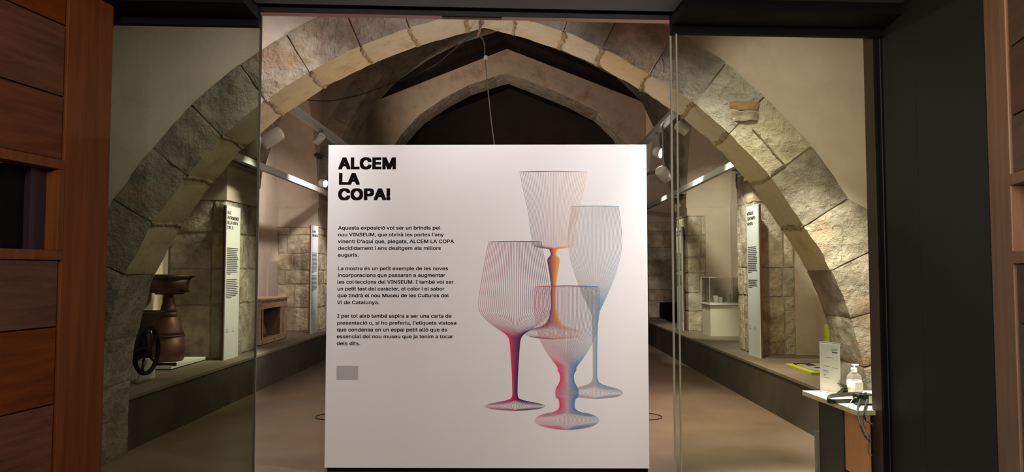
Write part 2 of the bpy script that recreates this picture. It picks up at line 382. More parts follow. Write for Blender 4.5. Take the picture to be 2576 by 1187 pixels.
# first arch: profile of its soffit, left to right (x, z)
A1 = [(-3.31, 0), (-3.31, .5), (-3.28, .88), (-3.2, 1.22), (-3.13, 1.48), (-3.02, 1.7), (-2.89, 1.95), (-2.65, 2.28), (-2.38, 2.6), (-2.05, 2.89), (-1.65, 3.15),
      (-1.3, 3.33), (-.87, 3.5), (-.5, 3.605), (-.29, 3.66), (-.04, 3.60), (.39, 3.46), (.7, 3.32), (1.06, 3.11), (1.4, 2.89), (1.7, 2.62), (1.97, 2.33), (2.12, 2.12),
      (2.26, 1.9), (2.4, 1.68), (2.5, 1.48), (2.58, 1.28), (2.65, 1.02), (2.74, .6), (2.79, 0)]
F0, F1 = 5.68, 6.13
wf = struct(arch_wall('wall_front', A1, F0, F1, -4.6, 4.1, 5.3, M_['plaster'], M_['joint'], .009))
LA = arc_param(A1)
def s_of(i): return LA[i]
def s_at_x(x, right=None):
    for i in range(len(A1)-1):
        if A1[i][0] <= x <= A1[i+1][0] and A1[i+1][0] > A1[i][0]:
            return LA[i]+(LA[i+1]-LA[i])*(x-A1[i][0])/(A1[i+1][0]-A1[i][0])
def s_at_z(z, side):
    rng = range(len(A1)-1)
    for i in rng:
        (xa, za), (xb, zb) = A1[i], A1[i+1]
        if side < 0 and xb < -.2 and za <= z <= zb: return LA[i]+(LA[i+1]-LA[i])*(z-za)/(zb-za)
        if side > 0 and xa > -.2 and zb <= z <= za: return LA[i]+(LA[i+1]-LA[i])*(z-za)/(zb-za)
joints = [0, s_at_z(.33, -1), s_at_z(.62, -1), s_at_z(1.0, -1), s_at_z(1.52, -1), s_at_x(-2.9), s_at_x(-2.63), s_at_x(-2.36), s_at_x(-2.02), s_at_x(-1.67), s_at_x(-1.26), s_at_x(-.87), s_at_x(-.43),
          s_at_x(-.03), s_at_x(.37), s_at_x(.68), s_at_x(1.05), s_at_x(1.41), s_at_x(1.68), s_at_x(2.0), s_at_x(2.26), s_at_z(1.55, 1), s_at_z(1.18, 1), s_at_z(.8, 1), s_at_z(.4, 1), LA[-1]]
def wid(s):
    x, z = arc_at(A1, LA, s)
    base = .37 if x < 0 else .42
    if z < 1.9: base += min(.5, (1.9-z)*.6)
    return base
for i, (a, b) in enumerate(zip(joints, joints[1:])):
    pale = i in (17, 18)
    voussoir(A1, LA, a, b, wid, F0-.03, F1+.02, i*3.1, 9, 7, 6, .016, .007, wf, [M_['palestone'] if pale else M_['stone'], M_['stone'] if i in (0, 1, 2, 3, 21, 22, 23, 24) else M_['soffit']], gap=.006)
def patch(x0, y0_, x1, y1_, m, prd, seed):
    a_, b_ = PY(x0, y1_, F0-.03), PY(x1, y0_, F0-.03)
    me = rock_me((a_.x, F0-.03-prd, a_.z), (b_.x, F0+.03, b_.z), 6, .022, seed, .004); me.materials.append(M_[m])
    for f in me.polygons: f.use_smooth = True
    link('stone_patch', me, wf)
patch(1832, 252, 1908, 276, 'ochre', .014, 3); patch(1838, 277, 1905, 306, 'stone', .014, 8)
def crack(pts, r=.006):
    P_ = smooth_pts([PY(x+random.uniform(-2, 2), y+random.uniform(-2, 2), F0-.036) for x, y in pts], 4)
    MB().tube(P_, [r*random.uniform(.5, 1.5) for _ in P_], 5).build('crack', M_['joint'], wf)
crack([(1893, 325), (1915, 350), (1935, 372), (1955, 392), (1974, 412)], .008); crack([(1937, 438), (1955, 424), (1976, 412)], .006)
crack([(1553, 55), (1546, 80), (1530, 110)], .0018); crack([(1672, 180), (1671, 150), (1673, 120)], .0018)
for i, sj in enumerate(joints[1:-1]):                     # stained mortar in the joints of the soffit
    p_, n_ = arc_frame(A1, LA, sj); rr_ = random.Random(i)
    if p_.y < 1.6: continue
    mb = MB(); rows_ = []; K = 22
    for k in range(K+1):
        q = k/K; y_ = F0-.028+(F1-F0+.03)*q; sh = rr_.uniform(-.008, .008)+.012*math.sin(q*5+i); wd = rr_.uniform(.012, .03)*(1.25 if i % 3 else .7); row = []
        for u, dn_ in ((-1, .012), (-.45, -.003), (.45, -.004), (1, .012)):
            t_ = sh+u*wd*rr_.uniform(.8, 1.2); row.append(mb.bm.verts.new((p_.x+n_.x*dn_+n_.y*t_, y_, p_.y+n_.y*dn_-n_.x*t_)))
        rows_.append(row)
    for ra, rb in zip(rows_, rows_[1:]):
        for u in range(3): mb.bm.faces.new([ra[u], ra[u+1], rb[u+1], rb[u]]).smooth = True
    mb.build('mortar_seam', M_['stain'], wf)
# front bay: side walls and ceiling behind the glass
struct(MB().box((-4.6, 3.95, 0), (-3.9, F0, 4)).build('wall_left_front', M_['plaster']))
struct(MB().box((3.3, 4.2, 0), (4.1, F0, 4)).build('wall_right_front', M_['plaster']))
struct(MB().box((-4.6, 3.95, 3.95), (4.1, F0, 4.1)).build('ceiling_front', M_['plaster']))

# side walls of the hall with arched niches
BAYS = [(F1, 8.85), (9.97, 12.95), (13.82, 16.85), (17.9, 21.0)]
def side_wall(name, xi, xo):
    mb = MB(); s = -1 if xi < 0 else 1; tp = roofz(xi)+.05
    mb.box((xo, F1, 0), (xo+s*.2, 21.2, 5.6), mi=0)
    e = F1
    for a, b in BAYS:
        if a > e+.01: mb.box((xi, e, 2.9), (xo, a, tp))
        c = (a+b)/2; w_ = (b-a)/2; k = 12; arc = []
        for i in range(k+1):
            u = -1+2*i/k; arc.append((c+w_*u, 2.7+2.15*(1-abs(u)**2.2)**.75 if abs(u) < 1 else 2.7))
        for (ya, za), (yb, zb) in zip(arc, arc[1:]):
            mb.poly([(xi, ya, za), (xi, yb, zb), (xi, yb, tp), (xi, ya, tp)])
            mb.poly([(xi, ya, za), (xi, yb, zb), (xo, yb, zb), (xo, ya, za)])
        e = b
    return struct(mb.build(name, M_['plaster']))
side_wall('wall_left', PLX+.02, WL); side_wall('wall_right', PRX-.02, WR)
struct(MB().box((-4.6, 21, 0), (4.1, 21.3, 7.2)).build('wall_end', mat('shaded_end_plaster', (.024, .016, .012), .9, c2=(.036, .025, .019), scale=2)))  # shade of the unlit far end is put into the wall colour
# roof
rf = MB()
for s, xe in ((-1, -4.7), (1, 4.2)):
    rf.prism([(RIDGE_X, F1-.1, RIDGE_Z), (xe, F1-.1, roofz(xe)), (xe, F1-.1, roofz(xe)+.15), (RIDGE_X, F1-.1, RIDGE_Z+.15)], (0, 21.3-F1, 0))
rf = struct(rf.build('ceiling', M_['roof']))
for k in range(16):
    Y = 6.7+k*.92
    for s, xe in ((-1, -4.3), (1, 3.8)):
        mb = MB(); mb.prism([(RIDGE_X, Y, RIDGE_Z), (xe, Y, roofz(xe)), (xe, Y, roofz(xe)-.12), (RIDGE_X, Y, RIDGE_Z-.12)], (0, .1, 0)); mb.build('rafter', M_['roof'], rf)
# diaphragm arches at the piers
A2 = [(-3.56, 2.95), (-3.5, 3.15), (-3.36, 3.6), (-3.12, 4.16), (-2.8, 4.75), (-2.35, 5.25), (-1.73, 5.68), (-1.16, 5.98), (-.25, 6.28), (.46, 6.0), (1.27, 5.66), (1.95, 5.3),
      (2.4, 4.85), (2.72, 4.17), (2.9, 3.4), (2.97, 2.95)]
L2 = arc_param(A2)
for n, (y0, y1) in enumerate(((8.874, 9.97), (12.954, 13.8), (16.87, 17.88))):
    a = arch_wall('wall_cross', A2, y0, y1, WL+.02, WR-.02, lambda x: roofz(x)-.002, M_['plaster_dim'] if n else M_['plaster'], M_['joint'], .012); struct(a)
    ns = 15; cut0 = 0; tot = L2[-1]
    for i in range(ns):
        voussoir(A2, L2, cut0+tot*i/ns, cut0+tot*(i+1)/ns, .34, y0-.025 if n < 2 else y0-.008, y1+.01, 50+n*20+i, 4, 3, 3, .014 if n < 2 else .004, .008, a, [M_['stone'] if n < 2 else M_['plaster_dim'], M_['stone']], gap=.006)

# ---------------------------------------------------------------- piers, stone by stone
def pier(label, xi, xo, y0, y1, ztop, seed, cuts=3, face_w=None, courses=None, pale=False):
    rnd = random.Random(seed); s = 1 if xo > xi else -1
    fw = face_w or abs(xo-xi)
    p = empty('wall_pier', (xi, y0, LH), kind='structure'); p['label'] = label
    d = .015
    MB().box((xi+s*d, y0+d, LH-.02), (xo, y1-d, ztop)).build('mortar_core', M_['mortar'], p)
    MB().box((xi, y0+.004, ztop), (xo, y1-.004, 2.97)).build('plaster_upper', M_['plaster'], p)
    if fw < abs(xo-xi)-.02: MB().box((xi+s*fw, y0+.002, LH), (xo, y0+.1, ztop)).build('plaster_return', M_['plaster'], p)
    z = LH; i = 0
    hs = courses or []
    while z < ztop-.05:
        h = hs[i] if i < len(hs) else rnd.uniform(.26, .42)
        z1 = min(z+h, ztop)
        if ztop-z1 < .14: z1 = ztop
        cw = (.62 if i % 2 else .78)*fw+rnd.uniform(-.05, .05); cd = rnd.uniform(.3, .42) if i % 2 else rnd.uniform(.45, .6)
        g = .006; T = .13
        def st(xa, xb, ya, yb, rough=False):
            me = rock_me((min(xa, xb), ya, z+g), (max(xa, xb), yb, z1-g), cuts, .013 if not rough else .024, seed+i*7+xa)
            me.materials.append(M_['palestone'] if rough or (pale and rnd.random() < .35) else M_['pierstone'])
            for f in me.polygons: f.use_smooth = True
            link('stone', me, p)
        # corner, front fill, side fills
        if face_w is None and seed == 1:
            st(xi, xi+s*.17, y0, y0+cd, True); st(xi+s*.18, xi+s*fw*.96, y0, y0+T)
        else:
            st(xi, xi+s*cw, y0, y0+cd)
            if fw-cw > .06: st(xi+s*(cw+2*g), xi+s*fw, y0, y0+T)
        rest = y1-(y0+cd)
        m = y0+cd+rest*rnd.uniform(.4, .6)
        st(xi, xi+s*T, y0+cd+2*g, m-g); st(xi, xi+s*T, m+g, y1)
        z = z1; i += 1
    return p
pier('rough stone pier behind the tall text board nearest the copper still', PLX, WL, 8.87, 9.97, 2.44, 1, 5, courses=[.66, .45, .45, .45])
pier('stone pier with patched blocks right of the wooden display case', PLX, WL, 12.95, 13.82, 2.35, 2, 4, courses=[.42, .42, .26, .3, .34])
pier('dark stone pier at the far left end', PLX, WL, 16.87, 17.88, 2.9, 3, 2)
pier('pale stone pier behind the text board nearest the reception desk', PRX, WR, 9.31, 10.02, 2.85, 4, 5, face_w=.52, courses=[.75, .38, .85], pale=True)
pier('crumbling stone pier left of the showcase with glasses', PRX, WR, 12.95, 13.82, 2.55, 5, 4, face_w=.33, pale=True)
pier('dark stone pier at the far right end', PRX, WR, 16.87, 17.88, 3.4, 6, 2)

# ledges
def ledge(n, xa, xb):
    s = -1 if xa < 0 else 1
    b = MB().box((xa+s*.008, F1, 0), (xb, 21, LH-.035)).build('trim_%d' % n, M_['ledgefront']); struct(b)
    Y = F1; k = 0
    while Y < 20.9:
        Y1 = min(Y+1.9, 21)
        MB().box((xa, Y+.001, LH-.033), (xb, Y1-.001, LH), .003).build('ledge_slab', M_['ledge'], b)
        Y = Y1
ledge(1, LX, WL-.1); ledge(2, RX, WR+.1)

# ================================================================ GLASS FRONT (slightly turned: right side is farther)
GA = math.atan(.0625); GM = Matrix.Translation((-1.4, 3.85, 0)) @ Matrix.Rotation(GA, 4, 'Z')
GI = GM.inverted()
def PG(px, py, w=0):                                       # pixel -> (u, z) on the glass plane shifted by w
    o = GI @ O; d = GI.to_3x3() @ ray(px, py); p = o+d*((w-o.y)/d.y); return p.x, p.z
uR0 = PG(1690, 500)[0]; uPost = PG(2181, 500, .10)[0]; uPost1 = PG(2212, 500)[0]
zc = PG(1200, 50, .16)[1]; zL = PG(400, 60, -.06)[1]; zR = PG(1900, 86, -.06)[1]
pf = empty('door_1', (0, 3.85, 0)); tag(pf, 'glass entrance front with black header, fixed panes and parked sliding panes', kind='structure')
def gbox(name, a, b, m, parent=pf, bev=0): return MB().box(a, b, bev, M=GM).build(name, m, parent)
ztop = 3.6
gbox('lintel', (-2.2, -.95, PG(1200, 19, -.11)[1]), (4.2, -.11, ztop), M_['lintel'])
zt = PG(1200, 30, -.03)[1]
gbox('door_track', (-.02, -.11, zt+.012), (uR0+.02, -.045, ztop), M_['slot'])
gbox('track_cover', (-.02, -.045, zt-.004), (uR0+.02, .03, ztop), M_['anthracite'])
gbox('inner_beam', (-1.8, .03, zc), (3.6, .16, ztop), M_['pinkbeam'])
gbox('header_box', (-1.9, -.3, zL+.035), (-.003, -.02, ztop), M_['black'])
gbox('header_box', (-1.9, -.06, zL), (-.003, -.02, ztop), M_['black'])
gbox('header_box', (uR0-.008, -.3, zR+.04), (uPost1+.5, -.02, ztop), M_['black'])
gbox('header_box', (uR0-.008, -.06, zR), (uPost1+.02, -.02, ztop), M_['black'])
def pane(u0, u1, w_, z1, m, me, edge_u, ew=.012):
    p = gbox('glass_pane', (u0, w_, .01), (u1, w_+.001, z1), m)
    MB().box((edge_u, w_-.005, .01), (edge_u+ew, w_+.006, z1), M=GM).build('pane_edge', me, p)
pane(-1.9, 0, 0, 2.95, M_['glassL'], M_['glassdark'], -.011, .011)
pane(uR0, uPost, 0, 2.92, M_['glassR'], M_['glassedge'], uR0-.002, .009)
MB().box((uR0+.020, -.045, .01), (uR0+.028, -.035, 2.92), M=GM).build('pane_edge', M_['glassedge'], pf)
gbox('post', (uPost, .002, 0), (uPost+.03, .10, ztop), M_['brownpost'])
gbox('post', (uPost+.001, -.02, 0), (uPost1+.022, .001, ztop), M_['black'])
gbox('post_edge', (uPost1+.008, -.026, 0), (uPost1+.012, -.019, zR), M_['steel'])
# hook plate under the beam
a = PG(1112, 51, .10); b = PG(1262, 51, .10)
gbox('mounting_bar', (a[0], .09, zc-.012), (b[0], .12, zc+.002), M_['rust'])

# right dark reveal and left reveal
rv0 = GM @ Vector((uPost1+.022, -.02, 0)); RVX = PY(2490, 593, 3.0).x
rv = empty('wall_reveal', (rv0.x, rv0.y, 0), kind='structure')
def vwall(name, xa, ya, xb, yb, th, z0, z1, m, parent=None):
    d = Vector((xb-xa, yb-ya, 0)).normalized(); n = Vector((d.y, -d.x, 0))*th
    return MB().prism([(xa, ya, z0), (xb, yb, z0), (xb+n.x, yb+n.y, z0), (xa+n.x, ya+n.y, z0)], (0, 0, z1-z0)).build(name, m, parent)
sx = PL(2320, 800, rv0.x-(RVX-rv0.x)/(3.0-rv0.y)*rv0.y, (RVX-rv0.x)/(3.0-rv0.y))
vwall('cladding_panel', RVX, 3.0, sx.x, sx.y-.003, .1, 0, 3.5, M_['anthracite'], rv)
vwall('cladding_panel', sx.x, sx.y, rv0.x, rv0.y, .1, 0, 3.5, M_['anthracite'], rv)
rl = MB().box((-2.95, 3.0, 0), (-2.85, 3.8, 3.5)).build('wall_reveal_left', M_['anthracite']); struct(rl)
mbx = MB().box((-2.95, 3.55, 0), (-1.9-1.4+.35, 3.9, 3.5)); struct(mbx.build('wall_jamb_left', M_['anthracite']))

# ================================================================ WOODEN DOOR LEAVES (open towards the camera)
def leaf(name, label, X0, k, xs, ys, s, sfx, hatch, stile_px):
    """ys: plank joint rows (pixels at column xs); built as real boards on the vertical plane X = X0 + kY"""
    d = Vector((k, 1, 0)).normalized(); nrm = Vector((d.y, -d.x, 0))*s      # towards the visible side
    def pt(px, py): return PL(px, py, X0, k)
    far = pt(stile_px[0], 593); near = pt(stile_px[1], 593)
    yf, yn = far.y, near.y; ye = yn-.85
    root = empty(name, (X0+k*yf, yf, 0), label, 'door')
    def board(nm, ya, yb, za, zb, th, m, proud=0, parent=root, bev=.004):
        ln = (Vector((k*(yb-ya), yb-ya, 0))).length
        B = Matrix(((d.x, -nrm.x, 0, X0+k*ya), (d.y, -nrm.y, 0, ya), (0, 0, 1, 0), (0, 0, 0, 1)))
        return MB().box((0, -proud, za), (ln, th, zb), bev, M=B).build(nm, m, parent)
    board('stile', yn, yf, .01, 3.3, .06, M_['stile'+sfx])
    gap = .014
    zs = sorted([pt(xs, y).z for y in ys]); zs = [z for z in zs]
    hy0, hy1, hz0, hz1 = hatch
    HZ0, HZ1 = pt(xs, hz0).z, pt(xs, hz1).z; HZ0, HZ1 = min(HZ0, HZ1), max(HZ0, HZ1)
    board('backing_board', ye, yn, .01, HZ0+.01, .06, M_['groove'], -.03)
    board('backing_board', ye, yn, HZ1-.01, 3.3, .06, M_['groove'], -.03)
    lo = sorted([q for q in zs if q < HZ0-.03]); hi = sorted([q for q in zs if q > HZ1+.03])
    step = .36
    while lo and lo[0] > .3: lo.insert(0, lo[0]-step)
    while hi and hi[-1] < 3.0: hi.append(hi[-1]+step)
    def fill(bounds):
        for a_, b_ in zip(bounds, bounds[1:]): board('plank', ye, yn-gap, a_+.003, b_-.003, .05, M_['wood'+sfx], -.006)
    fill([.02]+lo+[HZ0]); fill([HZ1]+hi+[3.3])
    yh = pt(hatch[0], 593).y                              # far side of the opening
    fw_ = .045
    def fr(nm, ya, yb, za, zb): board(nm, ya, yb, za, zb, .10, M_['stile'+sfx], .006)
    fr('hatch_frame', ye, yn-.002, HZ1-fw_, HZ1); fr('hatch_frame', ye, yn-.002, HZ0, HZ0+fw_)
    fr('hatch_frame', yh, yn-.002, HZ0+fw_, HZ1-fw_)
    board('hatch_recess', ye, yh, HZ0+fw_, HZ1-fw_, .13, M_['hatch'], -.125, bev=0)
    board('hatch_strip', yh-.09, yh-.001, HZ0+fw_, HZ1-fw_, .125, M_['purple'], -.06, bev=0)
    board('hatch_strip', yh-.2, yh-.09, HZ0+fw_, HZ1-fw_, .125, M_['black'], -.09, bev=0)
    return root
kL = (1560-1302)/F; X0L = ray(271, 593); YL = 3.6; X0L = YL*(X0L.x/X0L.y)-kL*YL
leaf('door_leaf', 'open wooden door leaf with horizontal planks filling the left edge', X0L, kL, 145, [55, 238, 822, 1015], 1, '', (142, 0, 636+18, 412-12), (271, 157))
kR = (1785-1302)/F; r_ = ray(2492, 593); YR = 2.99; X0R = YR*(r_.x/r_.y)-kR*YR
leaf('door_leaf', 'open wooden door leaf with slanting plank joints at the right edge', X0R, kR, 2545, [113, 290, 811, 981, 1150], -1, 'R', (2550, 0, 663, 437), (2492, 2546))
struct(MB().box((-6, -3.2, -.2), (6, -3, 4)).build('wall_back', M_['plaster_dim']))

# ================================================================ TEXT
try: FONT = bpy.data.fonts.load(bpy.utils.system_resource('DATAFILES', path='fonts')+'/Inter.woff2')
except Exception: FONT = None
def text_mesh(txt, sp=1.0):
    """outline of the line filled by the non-zero rule (the font's strokes overlap themselves)"""
    from mathutils.geometry import delaunay_2d_cdt
    cu = bpy.data.curves.new('t', 'FONT'); cu.body = txt; cu.size = 1; cu.resolution_u = 3; cu.space_character = sp; cu.fill_mode = 'NONE'
    if FONT: cu.font = FONT
    ob = bpy.data.objects.new('t', cu); C.objects.link(ob); bpy.context.view_layer.update()
    me = bpy.data.meshes.new_from_object(ob.evaluated_get(bpy.context.evaluated_depsgraph_get()))
    bpy.data.objects.remove(ob)
    adj = {}
    for e in me.edges:
        p, q = e.vertices; adj.setdefault(p, []).append(q); adj.setdefault(q, []).append(p)
    seen, loops = set(), []
    for st in sorted(adj):
        if st in seen: continue
        lp = [st]; seen.add(st); cur = st; nb = [q for q in adj[st]]; nxt = min(nb, key=lambda q: (q != st+1, q))
        while nxt is not None:
            lp.append(nxt); seen.add(nxt); cur = nxt; rem = [q for q in adj[cur] if q not in seen]; nxt = rem[0] if rem else None
        loops.append([me.vertices[i].co.xy for i in lp])
    bpy.data.meshes.remove(me)
    V, E_2, box = [], [], []
    for lp in loops:
        o_ = len(V); n = len(lp); V += [Vector(p) for p in lp]; E_2 += [(o_+i, o_+(i+1) % n) for i in range(n)]
        xs = [p.x for p in lp]; ys = [p.y for p in lp]; box.append((min(xs), max(xs), min(ys), max(ys)))
    r = delaunay_2d_cdt(V, E_2, [], 0, 1e-5); vo, fo = r[0], r[2]; keep = []
    for f in fo:
        c = (vo[f[0]]+vo[f[1]]+vo[f[2]])/3; wn = 0
        for lp, (x0, x1, y0, y1) in zip(loops, box):
            if not (x0 <= c.x <= x1 and y0 <= c.y <= y1): continue
            for i in range(len(lp)):
                p, q = lp[i-1], lp[i]
                if (p.y <= c.y) != (q.y <= c.y):
                    if p.x+(c.y-p.y)*(q.x-p.x)/(q.y-p.y) > c.x: wn += 1 if q.y > p.y else -1
        if wn: keep.append(f)
    me = bpy.data.meshes.new('t'); me.from_pydata([(v.x, v.y, 0) for v in vo], [], keep); return me
CAPH = None
def text_on(name, lines, parent, origin, du, dv, dn, mtl, bold=.018, lift=.0004):
    """lines: (text, u0, u1, vbase, capheight); one mesh; du, dv, dn are the board's axes"""
    global CAPH
    if CAPH is None:
        m0 = text_mesh('H'); CAPH = max(v.co.y for v in m0.vertices)
    vs_, fs = [], []; K = 8; SQ = [(1, 1), (1, -1), (-1, 1), (-1, -1), (1, 0), (-1, 0), (0, 1), (0, -1), (0, 0)]
    for t, u0, u1, vb, ch in lines:
        me = text_mesh(t, 1+bold*.9); X = [v.co.x for v in me.vertices]; a, b = min(X)-bold, max(X)+bold; sx_ = (u1-u0)/(b-a); sy = ch/(CAPH+2*bold*.8)
        for q in range(K+1):
            ox, oy = SQ[q][0]*bold, SQ[q][1]*bold*.8; off = len(vs_)
            for v in me.vertices: vs_.append(origin+du*(u0+(v.co.x+ox-a)*sx_)+dv*(vb+(v.co.y+oy+bold*.8)*sy)+dn*(lift+q*.00001))
            for f in me.polygons: fs.append([off+i for i in f.vertices])
        bpy.data.meshes.remove(me)
    me = bpy.data.meshes.new(name); me.from_pydata([tuple(v) for v in vs_], [], fs); me.materials.append(mtl)
    return link(name, me, parent)

# ================================================================ BIG PANEL
YP = 5.6
tl, tr, bl, br = PY(825, 365, YP), PY(1623, 363, YP), PY(817, 1178, YP), PY(1637, 1178, YP)
xl, xr, zb, zt_ = (tl.x+bl.x)/2, (tr.x+br.x)/2, .032, (tl.z+tr.z)/2
panel = empty('exhibition_panel', (0, YP, 0), 'large square white board titled ALCEM LA COPA with drawn wine glasses', 'panel')
MB().box((xl, YP, zb), (xr, YP+.05, zt_), .003).build('board', M_['panel'], panel)
MB().box((xl+.02, YP+.01, .0), (xr-.01, YP+.16, zb), 0).build('foot_rail', M_['black'], panel)
for x in (xl+.5, xr-.5):
    MB().prism([(x-.02, YP+.05, 0), (x-.02, YP+.5, 0), (x-.02, YP+.05, 1.5)], (.04, 0, 0)).build('back_brace', M_['casewood'], panel)
px_w = (xr-xl)
def pp(px, py):                                            # photo pixel -> panel u, v; follows the board's edges
    p = PY(px, py, YP); return p.x, p.z
def tl_(t, x0, x1, yb, cap): 
    a = pp(x0, yb); b = pp(x1, yb); return (t, a[0], b[0], a[1], cap*YP/F)
ex, ez, en = Vector((1, 0, 0)), Vector((0, 0, 1)), Vector((0, -1, 0)); og = Vector((0, YP, 0))
text_on('title_lettering', [tl_('ALCEM', 851, 996, 426, 30.5), tl_('LA', 852.5, 905, 464.7, 30), tl_('COPA!', 850.5, 982, 503.5, 30)], panel, og, ex, ez, en, M_['ink'], .044)
body = [("Aquesta exposició vol ser un brindis pel", 850.5, 1108, 577.5), ("nou VINSEUM, que obrirà les portes l’any", 851, 1116.5, 594.5), ("vinent! D’aquí que, plegats, ALCEM LA COPA", 850, 1142, 611.5),
        ("decididament i ens desitgem els millors", 850, 1109, 628.5), ("auguris.", 850, 902, 645.5), ("La mostra és un petit exemple de les noves", 850, 1127, 679.5), ("incorporacions que passaran a augmentar", 850, 1120, 696.5),
        ("les col·leccions del VINSEUM. I també vol ser", 849, 1141, 713.5), ("un petit tast del caràcter, el color i el sabor", 849, 1118, 730.5), ("que tindrà el nou Museu de les Cultures del", 849, 1129, 747.5), ("Vi de Catalunya.", 848, 954, 765),
        ("I per tot això també aspira a ser una carta de", 848.5, 1136, 799), ("presentació o, si ho preferiu, l’etiqueta vistosa", 848, 1148, 816.5), ("que condensa en un espai petit allò que és", 847.5, 1125, 833.5), ("essencial del nou museu que ja tenim a tocar", 847, 1140, 850.5), ("dels dits.", 847, 906, 868)]
for k0, k1 in ((0, 5), (5, 11), (11, 16)): text_on('paragraph_lettering', [tl_(t, a, b, y, 9.0) for t, a, b, y in body[k0:k1]], panel, og, ex, ez, en, M_['ink'], .019)['kind'] = 'stuff'
a, b = pp(847, 920), pp(901, 955)
MB().box((a[0], YP-.001, b[1]), (b[0], YP, a[1])).build('sticker', M_['softgrey'], panel)
# drawn glasses: fans of fine printed lines
pm = bpy.data.materials.new('printed_line_colour'); pm.use_nodes = True
pa = N(pm.node_tree, 'ShaderNodeVertexColor'); pa.layer_name = 'print'; pm.node_tree.links.new(pa.outputs[0], pm.node_tree.nodes['Principled BSDF'].inputs['Base Color'])
pm.node_tree.nodes['Principled BSDF'].inputs['Roughness'].default_value = .6
def lin(c): return tuple((x/255/12.92 if x/255 <= .04045 else ((x/255+.055)/1.055)**2.4) for x in c)
def lerp(a, b, t): return tuple(x+(y-x)*t for x, y in zip(a, b))
def drawn_glass(name, cx, prof, nl, stops, pale, lift, lw=.9, top_lines=True):
    """prof: (y px, half-width px); stops: colours left, middle, right"""
    P = []
    for (ya, wa), (yb, wb) in zip(prof, prof[1:]):
        n = max(2, int(max(abs(yb-ya)/5, abs(wb-wa)/4)))
        for i in range(n):
            t = i/n; P.append((ya+(yb-ya)*t, wa+(wb-wa)*t))
    P.append(prof[-1])
    # light smoothing
    for _ in range(1): P = [P[0]]+[((P[i-1][0]+2*P[i][0]+P[i+1][0])/4, (P[i-1][1]+2*P[i][1]+P[i+1][1])/4) for i in range(1, len(P)-1)]+[P[-1]]
    vs_, fs, cols = [], [], []
    s = YP/F
    def c_at(t, w_):
        u = (t+1)/2; c = lerp(stops[0], stops[1], u*2) if u < .5 else lerp(stops[1], stops[2], u*2-1)
        k = max(0, min(1, (w_-16)/40)); return lin(lerp(c, pale(t), k))
    for li in range(nl):
        t = -1+2*li/(nl-1); line = [(cx+t*w_, y) for y, w_ in P]
        off = lift+li*.000012
        for i, (x, y) in enumerate(line):
            x0, y0 = line[max(i-1, 0)]; x1, y1 = line[min(i+1, len(line)-1)]; dx, dy = x1-x0, y1-y0; l = math.hypot(dx, dy) or 1
            nx, ny = -dy/l, dx/l; h = lw/2*(1.25 if P[i][1] < 14 else 1)
            for sg in (-1, 1):
                u, v = pp(x+nx*h*sg, y+ny*h*sg); vs_.append((u, YP-off, v)); cols.append(c_at(t, P[i][1]))
            if i:
                b_ = len(vs_)-4; fs.append((b_, b_+1, b_+3, b_+2))
    # rim
    y0, w0 = P[0]; b_ = len(vs_)
    K = 16
    for i in range(K+1):
        t = -1+2*i/K; x = cx+t*w0; yy = y0-1.5*(1-abs(t)); th = .8+1.4*min(1, (1-abs(t))*2.2)*(.5+.5*abs(t))
        for sg in (-1, 1):
            u, v = pp(x, yy+sg*th/2); vs_.append((u, YP-lift-.0008, v)); cols.append(lin(lerp(stops[0], stops[2], i/K)))
        if i: q = len(vs_)-4; fs.append((q, q+1, q+3, q+2))
    me = bpy.data.meshes.new(name); me.from_pydata(vs_, [], fs); ca = me.color_attributes.new('print', 'FLOAT_COLOR', 'POINT')
    for i, c in enumerate(cols): ca.data[i].color = (*c, 1)
    me.materials.append(pm); return link(name, me, panel)
drawn_glass('printed_tall_glass', 1392.5, [(432, 85), (480, 75), (530, 64), (570, 58.5), (597, 55), (612, 53.5), (618, 50), (622, 40), (624.5, 22), (626, 10), (633, 8.5), (640.5, 4.8), (648, 13), (652, 15.4), (658, 15.2), (670, 13), (690, 9.5), (715, 6.2), (752, 6), (775, 6.8), (795, 10), (808, 15), (815, 21), (821, 30), (826, 50), (833, 68), (840, 70), (846, 62), (850, 44), (852, 20), (853, 0)],
            41, [(70, 40, 80), (190, 110, 70), (240, 165, 60)], lambda t: lerp((135, 110, 135), (225, 190, 165), (t+1)/2), .0003)
drawn_glass('printed_flute', 1497, [(519, 59), (560, 64.5), (606, 68), (635, 65), (658, 60), (690, 51), (720, 39.5), (745, 29), (771, 17), (787, 9), (800, 6.8), (840, 5.8), (880, 5), (944, 4.6), (953, 5.5), (961, 9), (967, 18), (972, 34), (978, 57), (984, 68), (989, 71), (994, 64), (998, 50), (1001, 22), (1002, 0)],
            41, [(165, 160, 145), (160, 165, 170), (105, 150, 185)], lambda t: lerp((175, 170, 165), (140, 150, 165), (t+1)/2), .0008)
drawn_glass('printed_wine_glass', 1295.5, [(608, 66), (640, 72), (673, 78), (720, 86), (750, 90.5), (770, 91.5), (787, 87), (806, 69), (818, 55), (828, 41), (838, 25), (846, 17), (856, 13), (880, 11), (944, 7), (986, 5.8), (997, 6.5), (1003, 10), (1007, 22), (1011, 42), (1015, 62), (1020, 77), (1025, 70), (1028.5, 56), (1031, 28), (1032, 0)],
            37, [(215, 35, 85), (140, 30, 90), (45, 25, 80)], lambda t: lerp((185, 110, 135), (105, 90, 125), (t+1)/2), .0013)
